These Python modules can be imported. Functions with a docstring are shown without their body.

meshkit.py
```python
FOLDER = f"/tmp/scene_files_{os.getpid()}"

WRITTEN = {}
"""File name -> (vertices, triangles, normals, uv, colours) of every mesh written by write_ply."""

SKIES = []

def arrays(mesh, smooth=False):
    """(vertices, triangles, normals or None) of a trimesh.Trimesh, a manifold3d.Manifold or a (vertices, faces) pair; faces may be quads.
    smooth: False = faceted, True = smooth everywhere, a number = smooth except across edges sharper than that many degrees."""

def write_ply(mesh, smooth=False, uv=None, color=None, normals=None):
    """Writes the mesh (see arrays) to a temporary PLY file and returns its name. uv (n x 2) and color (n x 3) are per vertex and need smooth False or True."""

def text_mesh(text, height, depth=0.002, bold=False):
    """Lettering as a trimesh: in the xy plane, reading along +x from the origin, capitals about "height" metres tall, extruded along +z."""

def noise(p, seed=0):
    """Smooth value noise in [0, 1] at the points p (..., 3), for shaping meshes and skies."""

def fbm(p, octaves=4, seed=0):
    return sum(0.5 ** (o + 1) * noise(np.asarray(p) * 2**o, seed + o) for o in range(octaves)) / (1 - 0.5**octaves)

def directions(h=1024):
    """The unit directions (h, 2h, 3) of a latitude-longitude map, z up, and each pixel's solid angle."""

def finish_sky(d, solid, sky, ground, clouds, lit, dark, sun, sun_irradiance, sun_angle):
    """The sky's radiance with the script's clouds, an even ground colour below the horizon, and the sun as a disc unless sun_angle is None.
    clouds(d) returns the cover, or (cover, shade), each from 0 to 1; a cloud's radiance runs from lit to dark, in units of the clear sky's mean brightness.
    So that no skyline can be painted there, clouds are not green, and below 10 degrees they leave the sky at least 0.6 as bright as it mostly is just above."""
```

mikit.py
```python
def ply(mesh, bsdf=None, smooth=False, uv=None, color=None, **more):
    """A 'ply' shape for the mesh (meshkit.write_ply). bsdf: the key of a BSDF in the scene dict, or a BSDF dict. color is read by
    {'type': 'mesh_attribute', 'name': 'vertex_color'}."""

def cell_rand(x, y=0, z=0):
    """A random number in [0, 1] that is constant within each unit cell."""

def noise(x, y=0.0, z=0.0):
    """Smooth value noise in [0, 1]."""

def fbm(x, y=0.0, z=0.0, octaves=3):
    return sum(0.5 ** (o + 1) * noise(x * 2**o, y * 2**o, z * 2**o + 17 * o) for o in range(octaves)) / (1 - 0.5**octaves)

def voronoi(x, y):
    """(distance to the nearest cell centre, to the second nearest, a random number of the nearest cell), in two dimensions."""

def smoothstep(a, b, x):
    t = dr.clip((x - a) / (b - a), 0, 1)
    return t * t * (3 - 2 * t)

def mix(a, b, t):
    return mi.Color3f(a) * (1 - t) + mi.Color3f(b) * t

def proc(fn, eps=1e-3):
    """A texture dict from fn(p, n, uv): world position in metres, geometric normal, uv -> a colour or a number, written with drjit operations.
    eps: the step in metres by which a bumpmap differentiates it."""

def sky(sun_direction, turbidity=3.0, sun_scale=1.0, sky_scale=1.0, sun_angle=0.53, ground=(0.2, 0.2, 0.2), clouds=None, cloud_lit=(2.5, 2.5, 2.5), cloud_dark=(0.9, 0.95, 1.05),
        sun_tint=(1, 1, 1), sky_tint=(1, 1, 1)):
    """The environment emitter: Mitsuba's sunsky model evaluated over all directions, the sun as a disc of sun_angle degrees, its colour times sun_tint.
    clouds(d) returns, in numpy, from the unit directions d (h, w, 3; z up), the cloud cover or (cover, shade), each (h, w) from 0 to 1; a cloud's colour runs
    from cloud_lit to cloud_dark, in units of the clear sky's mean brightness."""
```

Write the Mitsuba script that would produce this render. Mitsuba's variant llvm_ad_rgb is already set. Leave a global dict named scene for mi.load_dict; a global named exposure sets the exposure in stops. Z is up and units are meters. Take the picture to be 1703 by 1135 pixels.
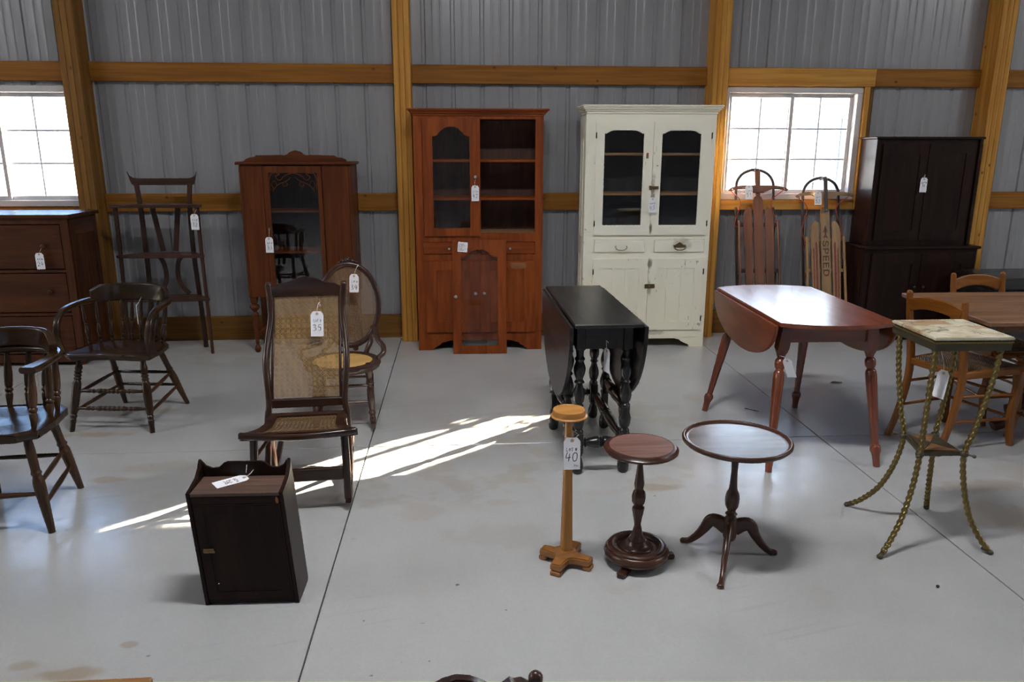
import math, random
import numpy as np, trimesh, manifold3d, drjit as dr
import shapely
from shapely.geometry import Polygon, box as sbox, Point, LineString
from shapely import affinity
from shapely.ops import unary_union
import mitsuba as mi
import mikit, meshkit
from mikit import proc, noise, fbm, smoothstep, mix

T = mi.ScalarTransform4f
PI = math.pi
random.seed(7)
rng = np.random.default_rng(7)
scene, labels = {}, {}

# ------------------------------------------------------------------ camera, sky, sun, exposure
exposure = 0.9
scene['camera'] = {'type': 'perspective', 'fov_axis': 'x', 'fov': math.degrees(2 * math.atan(851.5 / 1269.1)), 'near_clip': 0.05,
                   'to_world': T().look_at(origin=[0, 0, 1.6], target=[0.0666978, 0.9676785, 1.6 - 0.2432070], up=[0.0150754, 0.2427446, 0.969973])}
SUN = np.array([math.sin(math.radians(50.5)), math.cos(math.radians(50.5)), math.tan(math.radians(20.4))])
scene['sky'] = mikit.sky(SUN, turbidity=4.0, sun_scale=75.0, sky_scale=25.0, sun_angle=0.55, ground=(0.5, 0.5, 0.5), sky_tint=(0.86, 1.0, 1.28), sun_tint=(.85, 1.0, 1.28))
LAMP = 64.0                       # radiance of the ceiling lamps


# ------------------------------------------------------------------ materials
def rgb(r, g, b):
    """sRGB 0..255 -> linear"""
    c = np.array([r, g, b]) / 255.0
    return tuple(np.where(c <= 0.04045, c / 12.92, ((c + 0.055) / 1.055) ** 2.4).tolist())


def wood(name, dark, light, rough=0.35, spec=0.5, streak=70.0, coat=0.0, wear=0.0):
    """Grain along uv.x (metres), streaks across uv.y."""
    def fn(p, n, uv):
        u, v = uv.x, uv.y
        wob = 0.012 * noise(u * 2.1, v * 5.0)
        a = fbm(u * 1.6, (v + wob) * 16.0, 3.0)
        b = fbm(u * 5.0, (v + wob) * streak, 9.0)
        pore = noise(u * 30.0, v * 420.0, 5.0)
        t = smoothstep(0.25, 0.75, 0.55 * a + 0.45 * b)
        t = t * (0.8 + 0.2 * pore)
        c = mix(dark, light, t)
        if wear:
            w = smoothstep(0.58, 0.8, fbm(u * 7.0, v * 9.0, 21.0)) * wear
            c = mix(c, (0.30, 0.24, 0.18), w)
        return c
    scene[name] = {'type': 'principled', 'base_color': proc(fn), 'roughness': rough, 'specular': spec, 'clearcoat': coat, 'clearcoat_gloss': 0.9}


def plain(name, col, rough=0.5, metallic=0.0, spec=0.5, two=False, **k):
    b = {'type': 'principled', 'base_color': {'type': 'rgb', 'value': list(col)}, 'roughness': rough, 'metallic': metallic, 'specular': spec, **k}
    scene[name] = {'type': 'twosided', 'bsdf': b} if two else b


def floor_col(p, n, uv):
    big = fbm(p.x * 0.55, p.y * 0.55, 2.0)
    mid = fbm(p.x * 2.3 + 11, p.y * 2.3, 5.0)
    fine = noise(p.x * 160, p.y * 160, 1.0)
    c = mix((0.318, 0.318, 0.313), (0.374, 0.374, 0.368), smoothstep(0.3, 0.7, 0.6 * big + 0.4 * mid)) * (0.96 + 0.06 * fine)
    # tan water stains
    s = 0.45 * smoothstep(0.60, 0.74, fbm(p.x * 1.3 + 3.7, p.y * 2.0 + 8.1, 4.0)) * smoothstep(0.45, 0.6, fbm(p.x * 7, p.y * 9, 8.0))
    c = mix(c, c * mi.Color3f(0.86, 0.74, 0.58), s * 0.75)
    for (x, y, rx, ry, k) in ((-1.24, 2.16, .12, .035, .8), (-1.40, 2.21, .06, .03, .6), (-1.12, 2.30, .03, .02, .7), (-0.2, 3.2, .12, .12, .25), (0.15, 2.95, .25, .12, .2),
                              (-2.1, 4.3, .22, .05, .8), (-1.75, 3.65, .14, .04, .7), (-1.5, 3.8, .3, .09, .3), (0.93, 3.39, .13, .04, .7), (2.4, 3.0, .2, .15, .5), (2.55, 3.3, .25, .08, .6), (-1.9, 4.7, .1, .05, .6)):
        d = dr.sqrt(dr.square((p.x - x) / rx) + dr.square((p.y - y) / ry)) + 1.1 * (fbm(p.x * 14, p.y * 14, x) - 0.5)
        c = mix(c, mi.Color3f(0.25, 0.185, 0.115), smoothstep(1.1, 0.5, d) * k * 0.75)
    spot = smoothstep(0.875, 0.93, noise(p.x * 34, p.y * 34, 7.7)) * smoothstep(0.6, 0.75, noise(p.x * 3.1, p.y * 3.1, 3.3))
    c = mix(c, c * 0.35, spot)
    scuff = smoothstep(0.75, 0.9, noise(p.x * 3 + p.y * 1.2, (p.y - p.x * .25) * 45, 6.1)) * smoothstep(0.6, 0.8, noise(p.x * 1.7, p.y * 1.7, 9.9))
    return mix(c, c * 0.8, scuff * 0.3)


def floor_rough(p, n, uv):
    return 0.12 + 0.17 * fbm(p.x * 3.1, p.y * 3.1, 12.0) + 0.08 * noise(p.x * 30, p.y * 30, 2.0)


scene['m_floor'] = {'type': 'principled', 'base_color': proc(floor_col), 'roughness': proc(floor_rough), 'specular': 0.5}
plain('m_joint', (0.03, 0.027, 0.024), 0.9)
plain('m_siding', (0.215, 0.216, 0.226), 0.30, spec=0.55, two=True)
plain('m_liner', (0.62, 0.62, 0.62), 0.6, two=True)
plain('m_vinyl', (0.50, 0.485, 0.48), 0.4)
scene['m_pane'] = {'type': 'thindielectric', 'int_ior': 1.5}
plain('m_snow', (0.82, 0.82, 0.82), 0.9)
plain('m_far_siding', (0.30, 0.34, 0.40), 0.7)
plain('m_far_trim', (0.15, 0.18, 0.25), 0.7)
plain('m_lamp_case', (0.7, 0.7, 0.7), 0.5)


def pine(name, dark, light):
    def fn(p, n, uv):
        u, v = uv.x, uv.y
        a = fbm(u * 0.9, v * 22.0, 3.0)
        b = fbm(u * 3.0, v * 95.0, 9.0)
        c = mix(dark, light, smoothstep(0.25, 0.75, 0.5 * a + 0.5 * b))
        # knots: sparse dark spots
        cu, cv = dr.floor(u * 1.9), dr.floor(v * 9.0)
        ru, rv, on = mikit.cell_rand(cu, cv, 1), mikit.cell_rand(cu, cv, 2), mikit.cell_rand(cu, cv, 3)
        d = dr.sqrt(dr.square((u * 1.9 - cu - 0.2 - 0.6 * ru) / 1.9) + dr.square((v * 9.0 - cv - 0.2 - 0.6 * rv) / 9.0 * 1.5))
        k = smoothstep(0.017, 0.006, d) * dr.select(on > 0.72, 1.0, 0.0)
        return mix(c, (0.06, 0.025, 0.01), k * 0.85)
    scene[name] = {'type': 'principled', 'base_color': proc(fn), 'roughness': 0.6, 'specular': 0.2}


pine('m_pine', (0.35, 0.145, 0.022), (0.50, 0.255, 0.055))
pine('m_girt', (0.17, 0.062, 0.007), (0.25, 0.105, 0.016))
pine('m_pine_dark', (0.12, 0.052, 0.010), (0.19, 0.090, 0.020))


# ------------------------------------------------------------------ mesh helpers
def cham(sx, sy, sz, c=0.003):
    """Box with chamfered edges, centred on the origin."""
    x, y, z = sx / 2, sy / 2, sz / 2
    c = min(c, x * .49, y * .49, z * .49)
    pts = [[a * (x - dx), b * (y - dy), e * (z - dz)] for a in (-1, 1) for b in (-1, 1) for e in (-1, 1) for dx, dy, dz in ((0, c, c), (c, 0, c), (c, c, 0))]
    return trimesh.convex.convex_hull(np.array(pts))


def bx(x0, x1, y0, y1, z0, z1, c=0.003):
    m = cham(x1 - x0, y1 - y0, z1 - z0, c)
    m.apply_translation([(x0 + x1) / 2, (y0 + y1) / 2, (z0 + z1) / 2])
    return m


def lathe(prof, n=20):
    """prof: [(z, r)] bottom to top; capped."""
    prof = list(prof)
    pts = [(0.0, prof[0][0])] + [(max(r, 1e-4), z) for z, r in prof] + [(0.0, prof[-1][0])]
    m = trimesh.creation.revolve(np.array(pts), sections=n)
    return m


def soft(prof, k=3):
    """Catmull-Rom smoothing of a (z, r) profile."""
    p = np.array(prof, float)
    q = np.vstack([2 * p[0] - p[1], p, 2 * p[-1] - p[-2]])
    out = []
    for i in range(1, len(q) - 2):
        for t in np.arange(k) / k:
            a, b, c, d = q[i - 1], q[i], q[i + 1], q[i + 2]
            out.append(0.5 * (2 * b + (c - a) * t + (2 * a - 5 * b + 4 * c - d) * t * t + (3 * b - a - 3 * c + d) * t ** 3))
    out.append(p[-1])
    out = np.array(out)
    out[:, 1] = np.maximum(out[:, 1], 0.002)
    out[:, 0] = np.maximum.accumulate(out[:, 0])
    return [tuple(x) for x in out]


def curve(pts, k=8):
    """Catmull-Rom through 3-D points."""
    p = np.array(pts, float)
    q = np.vstack([2 * p[0] - p[1], p, 2 * p[-1] - p[-2]])
    out = []
    for i in range(1, len(q) - 2):
        for t in np.arange(k) / k:
            a, b, c, d = q[i - 1], q[i], q[i + 1], q[i + 2]
            out.append(0.5 * (2 * b + (c - a) * t + (2 * a - 5 * b + 4 * c - d) * t * t + (3 * b - a - 3 * c + d) * t ** 3))
    out.append(p[-1])
    return np.array(out)


def sweep(path, sec, up=(0, 0, 1), closed=False, scale=None):
    """Sweep a closed 2-D section (n,2) along the path; section x = side, y = up-ish."""
    p = np.asarray(path, float)
    if closed:
        t = np.roll(p, -1, 0) - np.roll(p, 1, 0)
    else:
        t = np.gradient(p, axis=0)
    t /= np.linalg.norm(t, axis=1, keepdims=True) + 1e-12
    up = np.broadcast_to(np.asarray(up, float), p.shape)
    s = np.cross(t, up)
    bad = np.linalg.norm(s, axis=1) < 1e-4
    if bad.any():
        s[bad] = np.cross(t[bad], [0.0, 1.0, 0.001])
    s /= np.linalg.norm(s, axis=1, keepdims=True)
    u = np.cross(s, t)
    sec = np.asarray(sec, float)
    m = len(sec)
    sc = np.ones((len(p), 2)) if scale is None else np.asarray(scale, float).reshape(len(p), -1) * np.ones((1, 2))
    v = (p[:, None] + (sec[None, :, :1] * sc[:, None, :1]) * s[:, None] + (sec[None, :, 1:] * sc[:, None, 1:]) * u[:, None]).reshape(-1, 3)
    f = []
    n = len(p)
    for i in range(n if closed else n - 1):
        a, b = i * m, ((i + 1) % n) * m
        for j in range(m):
            k = (j + 1) % m
            f += [[a + j, a + k, b + k], [a + j, b + k, b + j]]
    if not closed:
        for j in range(1, m - 1):
            f.append([0, j + 1, j])
            e = (n - 1) * m
            f.append([e, e + j, e + j + 1])
    mesh = trimesh.Trimesh(v, f, process=False)
    if mesh.volume < 0:
        mesh.invert()
    return mesh


def circ(r, n=10, ry=None):
    a = np.arange(n) * 2 * PI / n
    return np.c_[np.cos(a) * r, np.sin(a) * (ry or r)]


def rrect(w, h, r=0.003, k=2):
    """Rounded rectangle section."""
    r = min(r, w * .49, h * .49)
    out = []
    for cx, cy, a0 in ((w / 2 - r, h / 2 - r, 0), (-w / 2 + r, h / 2 - r, 90), (-w / 2 + r, -h / 2 + r, 180), (w / 2 - r, -h / 2 + r, 270)):
        for i in range(k + 1):
            a = math.radians(a0 + 90 * i / k)
            out.append((cx + r * math.cos(a), cy + r * math.sin(a)))
    return np.array(out)


def tube(path, r, n=10, up=(0, 0, 1), closed=False, scale=None):
    return sweep(path, circ(r, n), up, closed, scale)


def between(m, a, b, zlen=None):
    """Place a mesh built along +z from the origin so that it runs from a to b."""
    a, b = np.array(a, float), np.array(b, float)
    L = np.linalg.norm(b - a)
    m = m.copy()
    if zlen:
        m.apply_scale([1, 1, L / zlen])
    d = (b - a) / L
    m.apply_transform(trimesh.geometry.align_vectors([0, 0, 1], d))
    m.apply_translation(a)
    return m


def rod(a, b, r, n=10, r2=None, mid=None):
    L = float(np.linalg.norm(np.array(b, float) - np.array(a, float)))
    pr = [(0, r), (L, r2 or r)] if mid is None else soft([(0, r), (L * .5, mid), (L, r2 or r)], 4)
    return between(lathe(pr, n), a, b)


def ext(poly, h, bevel=0.0):
    """Extrude a shapely polygon along +z, with an optional small bevel on both faces."""
    gs = list(getattr(poly, 'geoms', [poly]))
    out = []
    for g in gs:
        if bevel <= 0:
            out.append(trimesh.creation.extrude_polygon(g, h, engine='earcut'))
        else:
            cs = manifold3d.CrossSection([np.array(r.coords)[:-1] for r in [g.exterior, *g.interiors]], manifold3d.FillRule.EvenOdd)
            inner = g.buffer(-bevel, join_style=2)
            m = trimesh.creation.extrude_polygon(g, h - 2 * bevel, engine='earcut')
            m.apply_translation([0, 0, bevel])
            parts = [m]
            for gi in getattr(inner, 'geoms', [inner]):
                k = trimesh.creation.extrude_polygon(gi, h, engine='earcut')
                parts.append(k)
            out.append(trimesh.util.concatenate(parts))
    return trimesh.util.concatenate(out) if len(out) > 1 else out[0]


def xz(m):
    """Turn a mesh modelled in xy with height z into x-z with thickness along +y (front = y 0)."""
    m = m.copy()
    m.apply_transform(np.array([[1, 0, 0, 0], [0, 0, 1, 0], [0, 1, 0, 0], [0, 0, 0, 1.0]]))
    return m


def extxz(poly, y0, y1, bevel=0.0):
    m = xz(ext(poly, y1 - y0, bevel))
    m.apply_translation([0, y0, 0])
    return m


def yz(m):
    """xy outline -> y-z outline with thickness along +x."""
    m = m.copy()
    m.apply_transform(np.array([[0, 0, 1, 0], [1, 0, 0, 0], [0, 1, 0, 0], [0, 0, 0, 1.0]]))
    return m


def cat(*ms):
    return trimesh.util.concatenate([m for m in ms])


def mv(m, x=0, y=0, z=0, rz=0, rx=0, ry=0):
    m = m.copy()
    if rx: m.apply_transform(trimesh.transformations.rotation_matrix(math.radians(rx), [1, 0, 0]))
    if ry: m.apply_transform(trimesh.transformations.rotation_matrix(math.radians(ry), [0, 1, 0]))
    if rz: m.apply_transform(trimesh.transformations.rotation_matrix(math.radians(rz), [0, 0, 1]))
    m.apply_translation([x, y, z])
    return m


def poly_rect(x0, x1, y0, y1):
    return sbox(x0, y0, x1, y1)


# ------------------------------------------------------------------ scene entries
_taken = {}


def numbered(key):
    i = _taken.get(key, -1) + 1
    _taken[key] = i
    return key if i == 0 else f'{key}_{i:03d}'


def shape(mesh, mat, smooth=35, grain=None, **more):
    """ply dict; uv in metres with u along the grain axis (default: the longest side of the mesh)."""
    mesh = mesh if isinstance(mesh, trimesh.Trimesh) else trimesh.Trimesh(*mesh, process=False)
    e = mesh.extents
    g = int(np.argmax(e)) if grain is None else 'xyz'.index(grain)
    rest = [i for i in range(3) if i != g]
    if smooth is not False:
        mesh = trimesh.graph.smooth_shade(mesh, angle=np.radians(smooth), facet_minarea=None)
    else:
        mesh = trimesh.Trimesh(mesh.vertices[mesh.faces].reshape(-1, 3), np.arange(len(mesh.faces) * 3).reshape(-1, 3), process=False)
    v = np.array(mesh.vertices)
    off = rng.uniform(0, 40, 2)
    uv = np.c_[v[:, g] + off[0], v[:, rest[0]] + 0.83 * v[:, rest[1]] + off[1]]
    return (mesh, mat, uv, more)


class Thing:
    def __init__(self, name, label=None, category=None, loc=(0, 0, 0), rz=0, group=None, kind=None, M=None):
        self.key = numbered(name)
        R = trimesh.transformations.rotation_matrix(math.radians(rz), [0, 0, 1])
        R[:3, 3] = loc
        self.M = R if M is None else M
        d = {}
        if label: d['label'] = label
        if category: d['category'] = category
        if group: d['group'] = group
        if kind: d['kind'] = kind
        labels[self.key] = d

    def put(self, key, mesh, mat, smooth, grain, more):
        me, mat, uv, more = shape(mesh, mat, smooth, grain, **more)
        me = me.copy()
        me.apply_transform(self.M)
        scene[key] = mikit.ply(me, mat, smooth=True, uv=uv, **more)
        return key

    def part(self, name, mesh, mat, parent=None, label=None, smooth=35, grain=None, kind=None, **more):
        key = numbered((parent or self.key) + '__' + name)
        self.put(key, mesh, mat, smooth, grain, more)
        if label or kind:
            labels[key] = {k: v for k, v in (('label', label), ('kind', kind)) if v}
        return key

    def body(self, mesh, mat, smooth=35, grain=None, **more):
        """the thing's own entry (a thing of one mesh, or a structure that carries parts)"""
        return self.put(self.key, mesh, mat, smooth, grain, more)


def struct(name, label=None):
    return Thing(name, label, kind='structure')


# ------------------------------------------------------------------ the building
XL, XR, YF, YB, ZC = -7.2, 8.6, -10.5, 6.6, 4.3
fl = struct('floor', 'sealed grey concrete floor with sawn control joints and tan stains')
fl.body(bx(XL - .3, XR + .3, YF - .3, YB + .25, -0.25, -0.012, 0.001), 'm_joint', smooth=False)
xs = [-0.5185 + k * 2.566 for k in range(-3, 5)]
xs = [XL] + [x for x in xs if XL + .2 < x < XR - .2] + [XR]
ys = [4.003 - k * 2.56 for k in range(4)] + [6.598]
ys = sorted([YF] + [y for y in ys if y > YF + .2])
for i in range(len(xs) - 1):
    for j in range(len(ys) - 1):
        fl.part('slab', bx(xs[i] + .0028, xs[i + 1] - .0028, ys[j] + .0028, ys[j + 1] - .0028, -0.02, 0, 0.002), 'm_floor', smooth=False)

# openings in the back and front walls: (x0, x1, z0, z1)
OPEN_B = [(-4.27, -3.035, 1.145, 2.085), (2.225, 3.425, 1.185, 2.115)]
OPEN_F = [(-3.5, -2.2, 1.18, 2.1), (1.6, 2.8, 1.18, 2.1), (7.2, 8.4, 1.18, 2.1)]


def ribbed(x0, ribs, y, sgn, openings):
    """One sheet of steel liner: four 237 mm ribs, each a channel pressed away from the room and two small beads."""
    prof = []
    for k in range(ribs):
        b = x0 + k * 0.237
        prof += [(0, 0), (.008, 0), (.018, .012), (.038, .012), (.048, 0), (.058, 0)]
        prof = prof[:-6] + [(b + a, d) for a, d in prof[-6:]]
        for c in (.108, .172):
            prof += [(b + c - .014, 0), (b + c - .008, -.0022), (b + c, -.0035), (b + c + .008, -.0022), (b + c + .014, 0)]
    prof.append((x0 + ribs * 0.237, 0))
    pts = []
    cuts = sorted({x for o in openings for x in o[:2]})
    for (a, da), (b, db) in zip(prof[:-1], prof[1:]):
        inn = [c for c in cuts if a + 1e-6 < c < b - 1e-6]
        pts.append((a, da))
        pts += [(c, da + (db - da) * (c - a) / (b - a)) for c in inn]
    pts.append(prof[-1])
    V, F = [], []
    for (a, da), (b, db) in zip(pts[:-1], pts[1:]):
        zs = [(0.0, ZC)]
        for o in openings:
            if o[0] - 1e-6 <= a and b <= o[1] + 1e-6:
                zs = [(0.0, o[2]), (o[3], ZC)]
        for z0, z1 in zs:
            n = len(V)
            V += [(a, y + sgn * da, z0), (b, y + sgn * db, z0), (b, y + sgn * db, z1), (a, y + sgn * da, z1)]
            F += [(n, n + 1, n + 2), (n, n + 2, n + 3)]
    m = trimesh.Trimesh(V, F, process=False)
    m.merge_vertices()
    return m


wb = struct('wall_back', 'grey ribbed steel siding on a pine post and girt frame')
x = -0.0585 - 0.237 * 30
while x < XR:
    wb.part('steel_panel', ribbed(x, 4, YB + .002, 1, OPEN_B), 'm_siding', smooth=45)
    x += 0.948
POSTS = [(-5.6, -5.46), (-3.03, -2.89), (-.50, -.367), (2.07, 2.203), (4.45, 4.583), (7.3, 7.43)]
for a, b in POSTS:
    p_ = numbered('wall_back__post')
    w = (b - a) / 3
    scene_grain = 'z'
    for k in range(3):
        wb.part('ply', bx(a + k * w + .0006, a + (k + 1) * w - .0006, 6.40, 6.596, 0, ZC, 0.003), 'm_pine' if a > -2 else 'm_pine_dark', parent=p_, smooth=False, grain='z')
edges = [XL] + [v for ab in POSTS for v in ab] + [XR]
for i in range(0, len(edges), 2):
    a, b = edges[i] + .001, edges[i + 1] - .001
    wb.part('girt', bx(a, b, 6.556, 6.596, 2.122, 2.268, .003), 'm_girt', smooth=False, grain='x')
    if not any(o[0] < (a + b) / 2 < o[1] or (a < o[0] and o[1] < b) for o in OPEN_B):
        wb.part('girt', bx(a, b, 6.556, 6.596, 1.10, 1.245, .003), 'm_girt', smooth=False, grain='x')
    else:
        o = [o for o in OPEN_B if a < o[1] and o[0] < b][0]
        wb.part('girt', bx(a, b, 6.556, 6.596, o[2] - .085, o[2] - .001, .003), 'm_girt', smooth=False, grain='x')
        if b - o[1] > .2:
            wb.part('girt', bx(o[1] + .08, b, 6.556, 6.596, 1.10, 1.245, .003), 'm_girt', smooth=False, grain='x')
    wb.part('skirt_board', bx(a, b, 6.556, 6.596, 0.0, .205, .003), 'm_pine_dark', smooth=False, grain='x')
# the right window's lumber surround
wb.part('header', bx(2.206, 3.505, 6.516, 6.554, 2.118, 2.262, .003), 'm_pine', smooth=False, grain='x')
wb.part('trimmer', bx(3.428, 3.468, 6.516, 6.596, 1.10, 2.117, .003), 'm_pine', smooth=False, grain='z')
wb.part('trimmer', bx(3.470, 3.508, 6.540, 6.596, 1.10, 2.117, .003), 'm_pine_dark', smooth=False, grain='z')
wb.part('sill_board', bx(2.206, 3.426, 6.520, 6.554, 1.10, 1.183, .003), 'm_pine', smooth=False, grain='x')


def window(n, o, y, sgn, label):
    """A two-sash sliding vinyl window with a grille of bars in each sash."""
    x0, x1, z0, z1 = o
    w = struct(f'window_{n}', label)
    f = .05
    yy = lambda a, b: (min(y + sgn * a, y + sgn * b), max(y + sgn * a, y + sgn * b))
    f = .050
    for (a, b, c, d) in ((x0, x1, z1 - f, z1), (x0, x1, z0, z0 + f), (x0, x0 + f, z0 + f, z1 - f), (x1 - f, x1, z0 + f, z1 - f)):
        w.part('frame', bx(a, b, *yy(-.025, .06), c, d, .004), 'm_vinyl')
    xm = (x0 + x1) / 2
    for s, (a, b, dy) in enumerate(((x0 + f, xm + .02, .012), (xm - .02, x1 - f, .038))):
        st, t = .032, .022
        k = numbered(w.key + '__sash')
        za, zb = z0 + f + .001, z1 - f - .001
        for (p, q, r, v) in ((a, b, zb - st, zb), (a, b, za, za + st), (a, a + st, za + st, zb - st), (b - st, b, za + st, zb - st)):
            w.part('stile', bx(p, q, *yy(dy, dy + t), r, v, .003), 'm_vinyl', parent=k)
        gx, gz = (a + b) / 2, (zb - za - 2 * st) / 3
        w.part('bar', bx(gx - .0075, gx + .0075, *yy(dy + .008, dy + .014), za + st, zb - st, .002), 'm_vinyl', parent=k)
        for i in (1, 2):
            zz = za + st + gz * i
            w.part('bar', bx(a + st, b - st, *yy(dy + .0075, dy + .0135), zz - .0075, zz + .0075, .002), 'm_vinyl', parent=k)
        yp = y + sgn * (dy + .005)
        w.part('pane', trimesh.Trimesh([[a + st, yp, za + st], [b - st, yp, za + st], [b - st, yp, zb - st], [a + st, yp, zb - st]], [[0, 1, 2], [0, 2, 3]], process=False), 'm_pane', parent=k, smooth=False)


window(1, OPEN_B[1], 6.565, 1, 'white sliding window with sunlit panes above the two sleds')
window(2, OPEN_B[0], 6.565, 1, 'white sliding window above the dark dresser at the left edge')

# the rest of the shell, behind and beside the camera
wf = struct('wall_front', 'ribbed steel siding of the wall behind the camera')
x = -7.3
while x < XR:
    wf.part('steel_panel', ribbed(x, 4, YF - .002, -1, OPEN_F), 'm_siding', smooth=45)
    x += 0.948
for i, o in enumerate(OPEN_F):
    window(4 + i, o, YF + .01, -1, 'white sliding window in the wall behind the camera')
for nm, x0, x1 in (('wall_left', XL - .1, XL), ('wall_right', XR, XR + .1)):
    struct(nm, 'plain light steel end wall').body(bx(x0, x1, YF - .1, YB + .02, 0, ZC, .001), 'm_liner', smooth=False)
struct('ceiling', 'white steel liner ceiling').body(bx(XL - .2, XR + .2, YF - .2, YB + .2, ZC, ZC + .12, .001), 'm_liner', smooth=False)

# ceiling lamps: linear high bays
for lx, ly, where in ((-6.3, 2.2, 'left'), (0.25, 2.2, 'middle'), (6.8, 2.2, 'right')):
    L = Thing('ceiling_light', f'linear white high bay lamp under the {where} part of the ceiling', 'light', (lx, ly, 4.12), group='high bay lamps under the ceiling')
    L.part('housing', bx(-.6, .6, -.16, .16, .012, .07, .01), 'm_lamp_case')
    L.part('hanger', rod([0, 0, .069], [0, 0, .178], .008), 'm_lamp_case')
    L.part('diffuser', bx(-.58, .58, -.14, .14, 0, .0115, .002), 'm_lamp_case', smooth=False, emitter={'type': 'area', 'radiance': {'type': 'rgb', 'value': [LAMP * .97, LAMP * .98, LAMP]}})

# outside: pale ground and a grey-blue shed seen through the right window
gs = struct('ground_outside', 'pale ground outside the windows')
gs.body(bx(-60, 90, 6.9, 120, -0.3, -0.05, .01), 'm_snow', smooth=False)
sd = Thing('shed', 'pale blue grey shed outside the right hand panes of the right window', 'shed', (6.75, 16.0, -.05))
for k in range(5):
    sd.part('wall_board', bx(k * .245, k * .245 + .243, 0, .05, 0, 3.2, .004), 'm_far_siding', smooth=False)
sd.part('corner_board', bx(1.226, 1.44, -.03, .06, 0, 2.35, .004), 'm_far_trim', smooth=False)
sd.part('base_board', bx(0, 1.225, -.05, -.001, 0, .30, .004), 'm_vinyl', smooth=False)
sd.part('roof', bx(-.2, 1.6, -.25, 3.2, 3.21, 3.3, .01), 'm_far_trim', smooth=False)
sd.part('end_wall', bx(0, 1.44, 3.0, 3.05, 0, 3.2, .01), 'm_far_siding', smooth=False)
gs2 = struct('ground_behind', 'pale ground outside the front wall')
gs2.body(bx(-60, 90, -90, YF - .4, -0.3, -0.05, .01), 'm_snow', smooth=False)

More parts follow.
